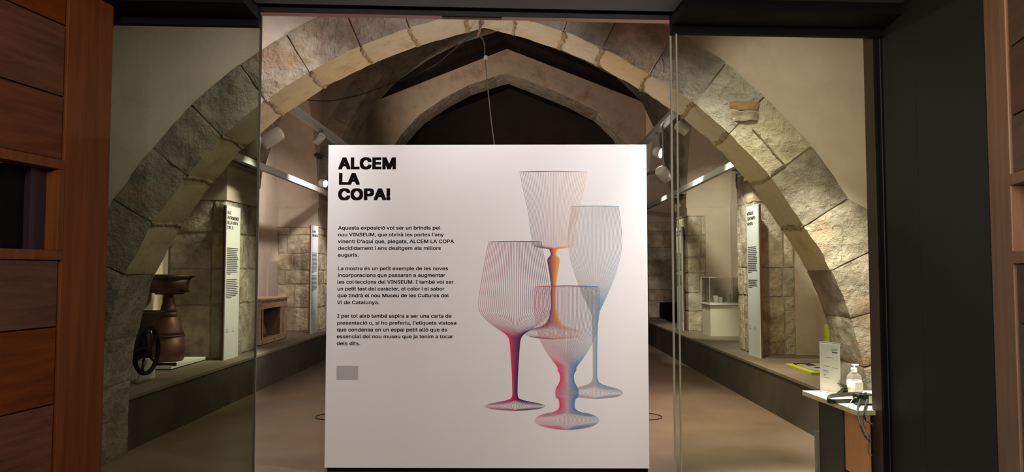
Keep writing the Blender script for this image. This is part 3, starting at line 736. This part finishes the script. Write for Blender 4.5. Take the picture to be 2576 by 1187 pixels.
drawn_glass('printed_goblet', 1426.5, [(720, 77), (723, 80.5), (735, 82), (780, 82), (832, 75), (855, 67), (874, 57), (892, 46), (906, 36), (920, 25), (927, 22), (931, 24), (936, 19), (944, 16.5), (957, 17), (968, 22), (976, 28), (990, 29), (999, 28), (1003, 20), (1021, 18), (1030, 21), (1036, 32), (1040, 55), (1047, 74), (1056, 82), (1064, 76), (1070, 66), (1076, 42), (1079, 18), (1080, 0)],
            49, [(220, 40, 75), (190, 165, 175), (50, 125, 185)], lambda t: lerp((205, 120, 140), (110, 130, 160), (t+1)/2), .0018)

# ================================================================ TALL TEXT BOARDS
def text_board(label, X, side, px_near, px_far, ytop_near, title, tpx, rows, thick=.04):
    """board on plane X running in depth; side -1 = left wall (faces +X)"""
    ybase = {}
    pn, pf_ = PX(px_near, 650, X), PX(px_far, 650, X)
    y0, y1 = min(pn.y, pf_.y), max(pn.y, pf_.y); z1 = PX(px_near, ytop_near, X).z
    root = empty('text_board', (X, y0, LH), label, 'sign')
    s = side
    MB().box((X, y0, LH), (X+s*.012, y1, z1)).build('board_face', M_['board'], root)
    MB().box((X+s*.012, y0+.002, LH), (X+s*thick, y1-.002, z1-.002)).build('board_back', M_['boardedge'], root)
    if s < 0: org, du = Vector((X, y0, LH)), Vector((0, 1, 0)); 
    else: org, du = Vector((X, y1, LH)), Vector((0, -1, 0))
    W, H = y1-y0, z1-LH; dn = Vector((-s, 0, 0)); dv = Vector((0, 0, 1))
    text_on('title_lettering', [(t, .06*W, (.06+wf_)*W, vf*H, .021*H) for t, wf_, vf in title], root, org, du, dv, dn, M_['ink'], .02, .002)['kind'] = 'stuff'
    rr = random.Random(len(label)); mb = MB()
    for a_, b_ in rows:
        n = int(round((a_-b_)/.0122))
        for i in range(n):
            v = (a_-(a_-b_)*i/n)*H; w_ = rr.uniform(.7, .82)*W*(.45 if i == n-1 else 1); p0 = org+du*.06*W+dv*v+dn*.002
            p1 = p0+du*w_; mb.poly([p0, p1, p1+dv*.0055*H, p0+dv*.0055*H])
    for u in (.08, .5):
        for vv in (.195, .182, .174): p0 = org+du*u*W+dv*vv*H+dn*.002; p1 = p0+du*.17*W; mb.poly([p0, p1, p1+dv*.002*H, p0+dv*.002*H])
    mb.build('printed_text_lines', M_['greyink'], root)['kind'] = 'stuff'
    return root
text_board('white text board left of the glass door edge, titled with four short lines', -3.56, -1, 568, 603, 515.5, [('ELS', .22, .945), ('PATRIMONIS', .8, .912), ('DE LA VINYA', .75, .88), ('I DEL VI', .42, .848)], 0, [(.72, .54), (.515, .385)])
text_board('slender white text board between the display case and the large panel', -3.56, -1, 783.5, 800, 565, [('ELS FONS', .5, .93), ('EMBLEMÀTICS', .85, .895)], 0, [(.74, .55), (.53, .38)])
text_board('narrow far white text board just right of the door glass edge', 3.01, 1, 1716, 1702, 569.5, [('PATRIMONI', .72, .945), ('COMPARTIT', .7, .915)], 0, [(.74, .55), (.53, .41)])
text_board('wide white text board in front of the pale pier on the right', 3.01, 1, 1908.5, 1880, 512, [('MIRADES', .55, .94), ('CONTEMPO-', .75, .905), ('RÀNIES', .48, .87)], 0, [(.72, .54), (.50, .44)])

# ================================================================ TRACKS AND LAMPS
def rail(label, X, z, y0, y1, w_=.07, h=.085, mtl='railm'):
    r = empty('lighting_track', (X, y0, z), label, 'track')
    MB().box((X-w_/2, y0, z-h/2), (X+w_/2, y1, z+h/2), .004).build('rail', M_[mtl], r)
    for yb in (9.45, 13.4):
        if abs(X) > 2.81: MB().box((X, yb-.02, z-.015), (-3.66 if X < 0 else 3.12, yb+.02, z+.015)).build('wall_bracket', M_['lampgrey'], r)
    for yb in (6.5,):
        if abs(X) < 2.81 and h < .08: MB().tube([(X, yb, z), (X, yb, roofz(X)+.02)], .008).build('suspension_rod', M_['lampgrey'], r)
    MB().box((X-.012, y0+.01, z-h/2-.002), (X+.012, y1-.01, z-h/2+.002)).build('conductor_slot', M_['lampgrey'], r)
    return r
z1 = (PX(600, 393, -3.38).z+PX(825, 490, -3.38).z)/2
rail('lower white lighting track along the left wall', -3.38, z1, 8.05, 16.88)
z2 = (PX(745, 285, -2.8).z+PX(865, 362, -2.8).z)/2
rail('upper grey lighting track above the left ledge', -2.8, z2, 6.3, 16.6, .13, .06, 'lampgrey')
z3 = (PX(1628, 522, 2.82).z+PX(1835, 418, 2.82).z)/2
rail('lower white lighting track along the right wall', 2.82, z3, 8.6, 16.88)
z4 = (PX(1620, 360, 2.2).z+PX(1690, 290, 2.2).z)/2
rail('upper grey lighting track above the right ledge', 2.2, z4, 6.3, 16.6, .13, .06, 'lampgrey')
def track_light(label, pos, aim, zr, r=.055, ln=.17, lens='lampgrey', body='lampwhite', driver=True, dl=.22, group=None, drv='lampgrey'):
    pos = Vector(pos); d = (Vector(aim)-pos).normalized()
    root = empty('spotlight', pos, label, 'lamp', group)
    up = zr-.03
    s = 1 if up > pos.z else -1
    if driver:
        MB().box((pos.x-.035, pos.y-.045+.08, min(pos.z+.02, up)), (pos.x+.035, pos.y+.045+.08, max(pos.z+.02, up)-.03), .006).build('driver_box', M_[drv], root)
        MB().box((pos.x-.02, pos.y+.05, up-.05), (pos.x+.02, pos.y+.11, up)).build('track_adapter', M_['lampgrey'], root)
        MB().tube([(pos.x, pos.y+.06, pos.z+.05), pos], .012).build('swivel_arm', M_['lampgrey'], root)
    else: MB().tube([(pos.x, pos.y, up+.02 if s > 0 else up), pos], .014).build('swivel_arm', M_['lampgrey'], root)
    Q = d.to_track_quat('Z', 'Y').to_matrix().to_4x4()
    MB().lathe([(r*.55, -ln*.55), (r*.85, -ln*.5), (r, -ln*.3), (r, ln*.5), (r*.88, ln*.5), (r*.8, ln*.42)], pos, 20, M=Q).build('lamp_head', M_[body], root)
    MB().lathe([(r*.82, ln*.40), (r*.82, ln*.425)], pos, 20, M=Q).build('lens', M_[lens], root)
    return root
track_light('big white spotlight beside the door glass edge, below the upper left track', PX(684, 346, -2.8), PX(684, 346, -2.8)+Vector((-.6, -.25, -.45)), z2, .085, .24, driver=False)
track_light('white spotlight seen through the left glass, on the upper left track', PX(640, 368, -2.8), PX(640, 368, -2.8)+Vector((-.3, .4, -.8)), z2, .06, .22, driver=False)
track_light('grey boxed spotlight tilted up, on the upper left track', PX(803, 350, -2.8), PX(803, 350, -2.8)+Vector((.55, -.3, .5)), z2, .055, .15)
track_light('floodlight with bluish lens behind the panel edge, on the lower left track', PX(815, 462, -3.38)+Vector((0, -.05, 0)), PX(815, 462, -3.38)+Vector((1, -.6, -.2)), z1, .075, .12, 'lensblue', driver=False)
track_light('switched-on spotlight with glaring lens above the panel corner', PX(1655, 384, 2.2), PX(1655, 384, 2.2)+Vector((.7, -.55, -.25)), z4, .085, .12, 'lens')
track_light('pale unlit spotlight hanging below the glaring one', PX(1668, 438, 2.2), PX(1668, 438, 2.2)+Vector((.5, .5, -.6)), z4, .1, .2, driver=False)
track_light('grey spotlight behind the right glass, beside the arch', PX(1715, 322, 2.2), PX(1715, 322, 2.2)+Vector((.55, .1, -.35)), z4, .07, .17, driver=False)
c = PY(800, 392, 12.5); t = empty('surveillance_camera', c, 'small black camera on the wall above the lower left track', 'camera')
MB().lathe([(.05, -.08), (.05, .08), (.035, .09)], c, 14, M=Vector((.5, -.8, -.3)).to_track_quat('Z', 'Y').to_matrix().to_4x4()).build('body', M_['blackgloss'], t)
MB().tube([c, c+Vector((-.1, .2, .03))], .02).build('bracket', M_['black'], t)

# ================================================================ HOOK AND CABLES
hk = PY(1211, 57, 5.85); t = empty('hook', hk, 'rusty iron ring and pin hanging from the arch crown', 'hook')
MB().tube([hk+Vector((.02*math.cos(a), 0, .022*math.sin(a)+.0)) for a in [2*PI*i/14 for i in range(14)]], .005, closed=True).build('ring', M_['rust'], t)
MB().tube([PY(1211, 54, 5.84), PY(1207, 75, 5.84), PY(1202, 91, 5.84)], .011).build('pin', M_['rust'], t)
c = MB().tube(smooth_pts([PY(1204, 89, 5.85), PY(1185, 93, 6.1), PY(1150, 118, 6.5), PY(1100, 160, 7.0), PY(1050, 186, 7.6), PY(1000, 205, 8.2), PY(925, 232, 9.2), PY(870, 247, 10), PY(825, 254, 10.6), PY(780, 252, 11.2), PY(740, 245, 11.8)]), .0065).build('cable', M_['iron'])
tag(c, 'thin dark cable sagging from the arch crown to the left wall', 'cable')
wr = empty('hanging_wire', PY(1207, 91, 5.86), 'grey wire hanging straight down from the arch crown with a small insulator', 'wire')
MB().tube(smooth_pts([PY(1206, 91, 5.86), PY(1215, 100, 5.9), PY(1219, 118, 6), PY(1220, 143, 6), PY(1224, 190, 6), PY(1230, 250, 6), PY(1237, 315, 6), PY(1243, 360, 6), PY(1248, 420, 6)]), .0048).build('strand', M_['wire'], wr)
MB().lathe([(.006, -.02), (.016, -.015), (.018, .01), (.006, .02)], PY(1222, 145, 5.98), 12).build('insulator', M_['lampgrey'], wr)

# ================================================================ FLOOR RINGS
for px, lab in ((835, 'thin dark ring in the floor at the lower left of the large panel'), (1622, 'thin dark ring in the floor at the lower right of the large panel')):
    p = PZ(px, 1048, 0); rad = abs(PZ(795 if px < 1000 else 1664, 1048, 0).x-p.x); 
    o = MB().tube([(p.x+rad*math.cos(2*PI*i/40), p.y+rad*math.sin(2*PI*i/40), .003) for i in range(40)], .006, 6, closed=True).build('floor_ring', M_['groove'])
    tag(o, lab, 'floor cover')

# ================================================================ COPPER STILL AND CRUSHER
b0 = MB().box((-4.34, 7.84, LH+.012), (-3.78, 8.7, LH+.045), .003).build('base_board', M_['white']); tag(b0, 'white board lying under the copper still', 'board')
MB().box((-4.3, 7.88, LH), (-3.83, 8.66, LH+.013)).build('spacer', M_['black'], b0)
SP = Vector((-4.06, 8.32, LH+.045)); st_ = empty('copper_still', SP, 'tall copper still with flared body and narrow neck on the left ledge', 'still')
MB().lathe([(.155, 0), (.175, .012), (.185, .05), (.187, .1), (.18, .285)], SP, 36).build('boiler', M_['copper'], st_)
MB().lathe([(.182, .283), (.186, .287), (.186, .297), (.18, .302)], SP, 36).build('seam_ring', M_['copper'], st_)
MB().lathe([(.178, .30), (.165, .34), (.135, .43), (.105, .50), (.094, .51)], SP, 36).build('shoulder', M_['copper'], st_)
MB().lathe([(.092, .505), (.097, .51), (.097, .555), (.092, .56)], SP, 32).build('collar', M_['darkcopper'], st_)
MB().lathe([(.092, .555), (.083, .60), (.062, .68), (.05, .74), (.05, .79)], SP, 32).build('neck', M_['copper'], st_)
BP = SP+Vector((.01, 0, .775)); bw = empty('copper_basin', BP, 'wide round copper basin with dark rim resting on top of the still', 'basin')
MB().lathe([(.12, -.008), (.155, -.008), (.155, .008), (.12, .008)], BP, 32).build('foot_ring', M_['darkcopper'], bw)
MB().lathe([(.02, .012), (.18, .008), (.20, .02), (.215, .1), (.232, .185), (.222, .185), (.205, .1), (.19, .03), (.02, .022)], BP, 40).build('bowl', M_['copper'], bw)
MB().lathe([(.222, .183), (.245, .18), (.25, .195), (.25, .215), (.238, .222), (.215, .19)], BP, 40).build('rim', M_['darkcopper'], bw)
MB().tube([BP+Vector((.17, -.1, .04)), BP+Vector((.28, -.14, .035)), BP+Vector((.3, -.15, .028))], .012).build('spout', M_['darkcopper'], bw)
MB().box(BP+Vector((.235, -.03, .19)), BP+Vector((.3, .03, .205)), .004).build('handle', M_['darkcopper'], bw)

pb = MB().box((-4.3, 6.93, LH), (-3.68, 7.3, LH+.2), .003).build('plinth_block', M_['white']); tag(pb, 'low white block under the crusher with the iron wheel', 'plinth')
wc = PX(369, 880, -3.6); cr = empty('grape_crusher', (-3.9, 7.15, LH+.2), 'dark wooden hopper crusher with a large iron hand wheel', 'crusher')
hz = PX(390, 783, -3.75).z; zb_ = LH+.2
hp = MB(); top_ = [(-4.2, 6.9, hz), (-3.66, 6.9, hz), (-3.66, 7.42, hz), (-4.2, 7.42, hz)]; bot = [(-4.14, 6.97, zb_+.22), (-3.76, 6.97, zb_+.22), (-3.76, 7.28, zb_+.22), (-4.14, 7.28, zb_+.22)]
va = [hp.bm.verts.new(p) for p in top_]; vb = [hp.bm.verts.new(p) for p in bot]
for i in range(4): hp.bm.faces.new([va[i], va[(i+1) % 4], vb[(i+1) % 4], vb[i]])
hp = hp.build('hopper', M_['oldwood'], cr); so = hp.modifiers.new('s', 'SOLIDIFY'); so.thickness = .02
MB().box((-4.14, 6.95, zb_+.04), (-3.74, 7.3, zb_+.24), .01).build('roller_box', M_['oldwood'], cr)
for x in (-4.1, -3.78):
    MB().prism([(x, 6.92, zb_), (x, 6.98, zb_), (x, 7.06, zb_+.5), (x, 7.0, zb_+.5)], (.035, 0, 0)).build('leg', M_['iron'], cr)
    MB().prism([(x, 7.3, zb_), (x, 7.36, zb_), (x, 7.3, zb_+.4), (x, 7.24, zb_+.4)], (.035, 0, 0)).build('leg', M_['iron'], cr)
wr_ = 60*wc.y/F*.97
wh = MB().tube([wc+Vector((0, wr_*math.cos(2*PI*i/40), wr_*math.sin(2*PI*i/40))) for i in range(40)], .021, 10, closed=True).build('hand_wheel', M_['iron'], cr)
for k in range(5):
    a = 2*PI*k/5+.3
    pts = [wc+Vector((0, math.cos(a+.35*(q**1.5))*wr_*q, math.sin(a+.35*(q**1.5))*wr_*q)) for q in (.08, .3, .55, .8, 1)]
    MB().tube(pts, [.017, .014, .012, .013, .016]).build('spoke', M_['iron'], wh)
MB().lathe([(.04, -.035), (.04, .035)], wc, 16, M=Matrix.Rotation(PI/2, 4, 'Y')).build('hub', M_['iron'], wh)
MB().tube([wc+Vector((-.3, 0, 0)), wc], .014).build('axle', M_['iron'], cr)
hd = PX(392, 916, -3.6); MB().tube([hd, hd+Vector((.1, 0, 0)), hd+Vector((.2, 0, 0))], [.017, .013, .018]).build('crank_handle', M_['iron'], wh)
g2 = wc+Vector((-.1, .03, .05))
MB().lathe([(.14, -.012), (.15, -.012), (.15, .012), (.14, .012)], g2, 24, M=Matrix.Rotation(PI/2, 4, 'Y')).build('gear_ring', M_['iron'], cr)

# ================================================================ LEFT DISPLAY CASE
cx0, cx1 = -4.3, -3.72; cy0, cy1 = PX(656.5, 860, -3.72).y, PX(721, 852, -3.72).y; cz1 = PX(657, 757, -3.72).z
dc = empty('display_case', (cx1, cy0, LH), 'pale wooden display case with dark lining on the left ledge', 'case')
MB().box((cx0, cy0-.02, cz1), (cx1+.02, cy1+.02, cz1+.025), .003).build('top_board', M_['casewood'], dc)
MB().box((cx0, cy0, LH+.01), (cx1, cy1, LH+.06), .003).build('bottom_board', M_['casewood'], dc)
MB().box((cx0, cy0, LH+.06), (cx0+.02, cy1, cz1)).build('back_panel', M_['casein'], dc)
MB().box((cx0+.02, cy0, LH+.06), (cx1, cy0+.03, cz1)).build('side_panel', M_['casewood'], dc)
ir = cy1-.24
MB().box((cx0+.02, ir-.02, LH+.06), (cx1-.03, ir, cz1-.06)).build('side_lining', M_['casein'], dc)
MB().box((cx1-.022, cy0+.03, cz1-.12), (cx1, cy1, cz1)).build('front_frame', M_['casewood'], dc)
MB().box((cx1-.022, cy0+.03, LH+.06), (cx1, cy1, LH+.1)).build('front_frame', M_['casewood'], dc)
MB().box((cx1-.022, cy0+.001, LH+.1), (cx1, cy0+.085, cz1-.12)).build('front_frame', M_['casewood'], dc)
MB().box((cx1-.022, ir-.01, LH+.1), (cx1, ir+.02, cz1-.12)).build('front_frame', M_['casewood'], dc)
MB().box((cx1-.02, ir+.02, LH+.1), (cx1-.018, cy1-.03, cz1-.12)).build('glass_end', M_['acrylic'], dc)
MB().box((cx1-.022, cy1-.03, LH+.1), (cx1, cy1, cz1-.12)).build('front_frame', M_['casewood'], dc)
MB().box((cx0+.02, cy0+.03, LH+.055), (cx1-.022, ir-.02, LH+.075)).build('inner_floor', M_['casein'], dc)
for yy, zz in ((cy0+.04, LH+.03), ((cy0+cy1)/2, LH+.045), (cy1-.04, LH+.03), (cy0+.05, cz1-.03), ((cy0+cy1)/2+.02, cz1-.03)):
    MB().lathe([(.01, 0), (.01, .004)], (cx1, yy, zz), 8, M=Matrix.Rotation(PI/2, 4, 'Y')).build('screw', M_['groove'], dc)
for k, (yy, xx, h, lab, m) in enumerate(((cy0+.2, -3.95, .2, 'dark little jug inside the display case, front left', 'iron'), (cy0+.5, -3.98, .16, 'dark little flask inside the display case, middle', 'oldwood'), (cy0+.6, -3.9, .2, 'pale small bottle inside the display case, right', 'rust'))):
    o = MB().lathe([(.03, 0), (.04, .01), (.042, h*.5), (.02, h*.72), (.014, h*.95), (.018, h)], (xx, yy, LH+.075), 14).build('bottle', M_[m]); tag(o, lab, 'bottle')
o = MB().box((-3.86, cy0+.1, LH+.075), (-3.78, cy0+.2, LH+.16), .01).build('small_box', M_['white']); tag(o, 'small white block in the lower left of the display case', 'box')
o = MB().box((cx0+.021, cy0+.5, LH+.43), (cx0+.024, cy0+.62, LH+.5)).build('label_card', M_['white']); tag(o, 'upper white card on the back of the display case', 'card')
o = MB().box((cx0+.021, cy0+.5, LH+.32), (cx0+.024, cy0+.62, LH+.41)).build('label_card', M_['white']); tag(o, 'lower white card with dark figure in the display case', 'card')
MB().box((cx0+.024, cy0+.54, LH+.32), (cx0+.026, cy0+.58, LH+.37)).build('printed_figure', M_['ink'], o)

# ================================================================ RIGHT SHOWCASE WITH GLASSES
hx0, hx1, hy0, hy1 = 3.2, 3.74, 11.95, 12.47
pz = PX(1787, 768, hx0).z; gz = PX(1787, 698, hx0-.02).z
sc = empty('showcase', (hx0, hy0, LH), 'cream plinth showcase with clear cover on the right ledge', 'showcase')
MB().box((hx0, hy0, LH), (hx1, hy1, pz), .003).build('plinth', M_['plinth'], sc)
MB().box((hx0-.02, hy0-.03, pz+.006), (hx1+.02, hy1+.03, pz+.03), .002).build('top_plate', M_['white'], sc)
cvz = pz+.031; th = .006
x0, x1, y0, y1 = hx0-.015, hx1+.01, hy0-.02, hy1+.02
for nm, a, b in (('cover_front', (x0, y0, cvz), (x1, y0+th, gz)), ('cover_back', (x0, y1-th, cvz), (x1, y1, gz)), ('cover_side', (x0, y0+th, cvz), (x0+th, y1-th, gz)), ('cover_side', (x1-th, y0+th, cvz), (x1, y1-th, gz)), ('cover_top', (x0, y0, gz), (x1, y1, gz+th))):
    MB().box(a, b).build(nm, M_['acrylic'], sc)
eg = .005
for (xa, ya) in ((x0, y0), (x0, y1), (x1, y0), (x1, y1)):
    MB().box((xa-eg/2, ya-eg/2, cvz), (xa+eg/2, ya+eg/2, gz)).build('cover_edge', M_['softgrey'], sc)
MB().box((x0, y0-.002, gz), (x1, y0+.003, gz+.009)).build('cover_edge', M_['white'], sc)
MB().box((x0-.002, y0, gz), (x0+.003, y1, gz+.009)).build('cover_edge', M_['white'], sc)
for px, h, r, lab, tap in ((1800, .125, .042, 'straight clear tumbler at the left in the showcase', 1), (1812, .10, .034, 'smaller clear tumbler in the middle of the showcase', 1.02), (1833, .14, .045, 'ribbed clear beaker flaring upwards at the right of the showcase', .72)):
    q = PY(px, 700, hy0+.2)
    o = MB().lathe([(r*tap*.95, 0), (r*tap, .004), (r, h), (r*.93, h), (r*tap*.9, .022), (.001, .02)], (q.x, hy0+.2, cvz), 20).build('drinking_glass', M_['cup'])
    tag(o, lab, 'glass')
    MB().lathe([(r*tap*.88, .002), (r*tap*.9, .02)], (q.x, hy0+.2, cvz), 20).build('thick_base', M_['lampwhite'], o)

bb = MB().box((3.3, 15.2, LH), (3.75, 16.7, LH+.36), .01).build('black_box', M_['black']); tag(bb, 'black box on the far end of the right ledge', 'box')

# green activity board and leaning panel
gbd = empty('activity_board', (3.1, 7.6, LH), 'lime green board with grey puzzle shapes lying on the right ledge', 'board')
MB().box((3.05, 7.52, LH), (3.75, 8.25, LH+.03), .003).build('base', M_['lime'], gbd)
rr = random.Random(5)
for i in range(6):
    for j in range(6):
        x = 3.12+i*.098; y = 7.6+j*.1
        MB().box((x, y, LH+.03), (x+.09, y+.092, LH+.036+rr.random()*.004), .002).build('puzzle_piece', M_['puzzle' if rr.random() > .3 else 'anthracite'], gbd)
o = MB().box((3.80, 8.80, LH), (3.83, 8.96, LH+.42), .002).build('leaning_panel', M_['lime']); tag(o, 'lime green panel edge standing upright by the arch foot', 'panel')

# ================================================================ RECEPTION DESK
DH = .76
dk = empty('desk', (1.9, 4.8, 0), 'reception desk with pale maple top behind the right glass', 'desk')
MB().prism([(1.885, 4.80, DH-.028), (1.925, 4.12, DH-.028), (2.75, 4.2, DH-.028), (2.75, 4.80, DH-.028)], (0, 0, .028)).build('desktop', M_['desktop'], dk)
pdy = PX(2121, 1100, 1.975).y
MB().box((1.975, pdy, .03), (2.4, 4.76, DH-.03), .002).build('pedestal', M_['deskdark'], dk)
MB().box((1.985, 4.13, PX(2124, 1178, 1.985).z), (2.005, pdy-.002, DH-.03), .001).build('modesty_panel', M_['deskorange'], dk)
MB().prism([(1.955, 4.76, 0), (1.985, 4.76, 0), (1.985, 4.79, 0), (1.955, 4.79, 0)], (0, 0, .5)).build('leg', M_['deskgrey'], dk)
# sign
s0, s1 = Vector((2.0, 4.785, DH)), Vector((2.075, 4.64, DH)); sd = s1-s0
sg = empty('desk_sign', s0, 'upright white information sheet in a clear holder on the desk', 'sign')
du = sd.normalized(); nn = Vector((du.y, -du.x, 0)); SH = .325
def sq(a, b, c_, d_, off, m, nm): # u0,u1,v0,v1
    mb = MB(); P0 = s0+du*a+nn*off+Vector((0, 0, c_)); mb.prism([P0, P0+du*(b-a), P0+du*(b-a)+Vector((0, 0, d_-c_)), P0+Vector((0, 0, d_-c_))], nn*.002); return mb.build(nm, m, sg)
SW = sd.length; sq(0, SW, 0, SH, 0, M_['acrylic'], 'holder'); sq(.004, SW-.004, .006, SH-.006, .0045, M_['paper'], 'sheet')
sq(-.002, SW+.002, SH-.002, SH+.003, .002, M_['softgrey'], 'holder_edge')
mb = MB()
for (u0, u1, v) in ((.6, .88, .87), (.6, .85, .855), (.3, .72, .70), (.12, .2, .60), (.15, .5, .52), (.6, .9, .50), (.15, .45, .43), (.2, .45, .40), (.2, .32, .375), (.2, .4, .35), (.2, .3, .325), (.2, .5, .29)):
    P0 = s0+du*(u0*SW)+nn*.0075+Vector((0, 0, v*SH)); P1 = P0+du*((u1-u0)*SW); mb.poly([P0, P1, P1+Vector((0, 0, .0022)), P0+Vector((0, 0, .0022))])
for (u0, u1, v) in ((.62, .88, .80),):
    P0 = s0+du*(u0*SW)+nn*.0075+Vector((0, 0, v*SH)); P1 = P0+du*((u1-u0)*SW); mb.poly([P0, P1, P1+Vector((0, 0, .009)), P0+Vector((0, 0, .009))])
mb.build('printed_text_lines', M_['greyink'], sg)['kind'] = 'stuff'
# sanitiser
bp_ = PZ(2149, 985, DH); bp_.y = 4.68; bp_.x = PY(2149, 970, 4.68).x
bt = empty('pump_bottle', (bp_.x, 4.68, DH), 'clear hand gel bottle with white pump on the desk', 'bottle')
E_ = Matrix.Diagonal((1, .6, 1, 1))
MB().lathe([(.046, 0), (.05, .004), (.05, .085), (.047, .105), (.036, .125), (.018, .14), (.017, .145)], (bp_.x, 4.68, DH), 28, M=E_).build('bottle_body', M_['bottle'], bt)
MB().lathe([(.044, .003), (.047, .006), (.047, .088)], (bp_.x, 4.68, DH), 28, M=E_).build('gel', M_['gel'], bt)
MB().box((bp_.x-.008, 4.68-.033, DH+.012), (bp_.x+.042, 4.68-.031, DH+.078), .0).build('label', M_['softgrey'], bt)
MB().lathe([(.019, .14), (.019, .165), (.016, .168), (.008, .169), (.008, .182)], (bp_.x, 4.68, DH), 20).build('pump_cap', M_['white'], bt)
MB().box((bp_.x-.014, 4.67, DH+.181), (bp_.x+.03, 4.69, DH+.19), .003).build('pump_nozzle', M_['white'], bt)
# small stand behind
q = PY(2118, 985, 4.62); o = empty('card_holder', (q.x, 4.62, DH), 'small glossy black folded holder between the sign and the bottle', 'holder')
MB().prism([(q.x-.03, 4.6, DH+.001), (q.x+.03, 4.6, DH+.001), (q.x+.03, 4.6, DH+.05), (q.x, 4.6, DH+.03)], (0, .05, 0)).build('lower_fold', M_['blackgloss'], o)
MB().prism([(q.x-.02, 4.61, DH+.075), (q.x+.005, 4.61, DH+.045), (q.x+.03, 4.61, DH+.05), (q.x+.03, 4.61, DH+.065)], (0, .04, 0)).build('upper_fold', M_['blackgloss'], o)
# camera with strap
cp = PZ(2175, 1018, DH); cm = empty('strap_camera', (cp.x, cp.y, DH), 'black compact camera with cables on the desk by the post', 'camera')
MB().box((cp.x-.05, cp.y-.02, DH+.001), (cp.x+.06, cp.y+.05, DH+.062), .008).build('body', M_['blackgloss'], cm)
MB().lathe([(.02, 0), (.022, .01), (.018, .014)], (cp.x+.0, cp.y+.015, DH+.06), 16).build('dial', M_['steel'], cm)
MB().box((cp.x+.015, cp.y-.023, DH+.012), (cp.x+.05, cp.y-.019, DH+.055), .001).build('screen', M_['softgrey'], cm)
def strap(pts, h, th=.003):
    pts = smooth_pts(pts, 6); mb = MB(); rows_ = []
    for i, p in enumerate(pts):
        t_ = (pts[min(i+1, len(pts)-1)]-pts[max(i-1, 0)]).normalized(); n_ = Vector((t_.y, -t_.x, 0)).normalized()*th/2
        rows_.append([mb.bm.verts.new(p+n_), mb.bm.verts.new(p-n_), mb.bm.verts.new(p-n_+Vector((0, 0, h))), mb.bm.verts.new(p+n_+Vector((0, 0, h)))])
    for a_, b_ in zip(rows_, rows_[1:]):
        for k in range(4): mb.bm.faces.new([a_[k], a_[(k+1) % 4], b_[(k+1) % 4], b_[k]])
    return mb
z_ = DH+.002
def dz(px, py): p = PZ(px, py, z_); return Vector((p.x, p.y, z_))
strap([dz(2160, 1014), dz(2130, 1014), dz(2100, 1015), dz(2083, 1013), dz(2082, 1007), dz(2092, 1001), dz(2120, 998), dz(2160, 996)], .026).build('strap', M_['blacksoft'], cm)
MB().tube(smooth_pts([dz(2158, 1010)+Vector((0, 0, .05)), dz(2145, 1018)+Vector((0, 0, .03)), dz(2136, 1020)+Vector((0, 0, .003)), dz(2134, 1024)+Vector((0, 0, .003))]), .003).build('strap_cord', M_['steel'], cm)
MB().tube(smooth_pts([dz(2170, 1012)+Vector((0, 0, .05)), dz(2158, 1028)+Vector((0, 0, .01)), PX(2162, 1060, 1.87), PX(2175, 1095, 1.87), PX(2192, 1112, 1.87)]), .005).build('cable', M_['blacksoft'], cm)
MB().tube(smooth_pts([dz(2185, 1005)+Vector((0, 0, .03)), PX(2174, 1035, 1.87), PX(2178, 1055, 1.87), PX(2195, 1068, 1.87)]), .005).build('cable', M_['blacksoft'], cm)
MB().tube(smooth_pts([PX(2176, 1035, 1.87), PX(2172, 1065, 1.87), PX(2186, 1095, 1.87), PX(2184, 1135, 1.87), PX(2193, 1145, 1.87)]), .003).build('cable', M_['wire'], cm)

# groups of alike things
GROUPS = {'spotlight': 'spotlights on the lighting tracks', 'lighting_track': 'lighting tracks along the hall', 'text_board': 'tall text boards on the piers',
          'drinking_glass': 'glasses inside the showcase', 'floor_ring': 'rings in the floor beside the panel', 'bottle': 'small vessels inside the display case',
          'label_card': 'cards inside the display case', 'door_leaf': 'wooden door leaves of the entrance'}
for o in C.objects:
    if o.parent is None and o.name.split('.')[0] in GROUPS and 'category' in o: o['group'] = GROUPS[o.name.split('.')[0]]
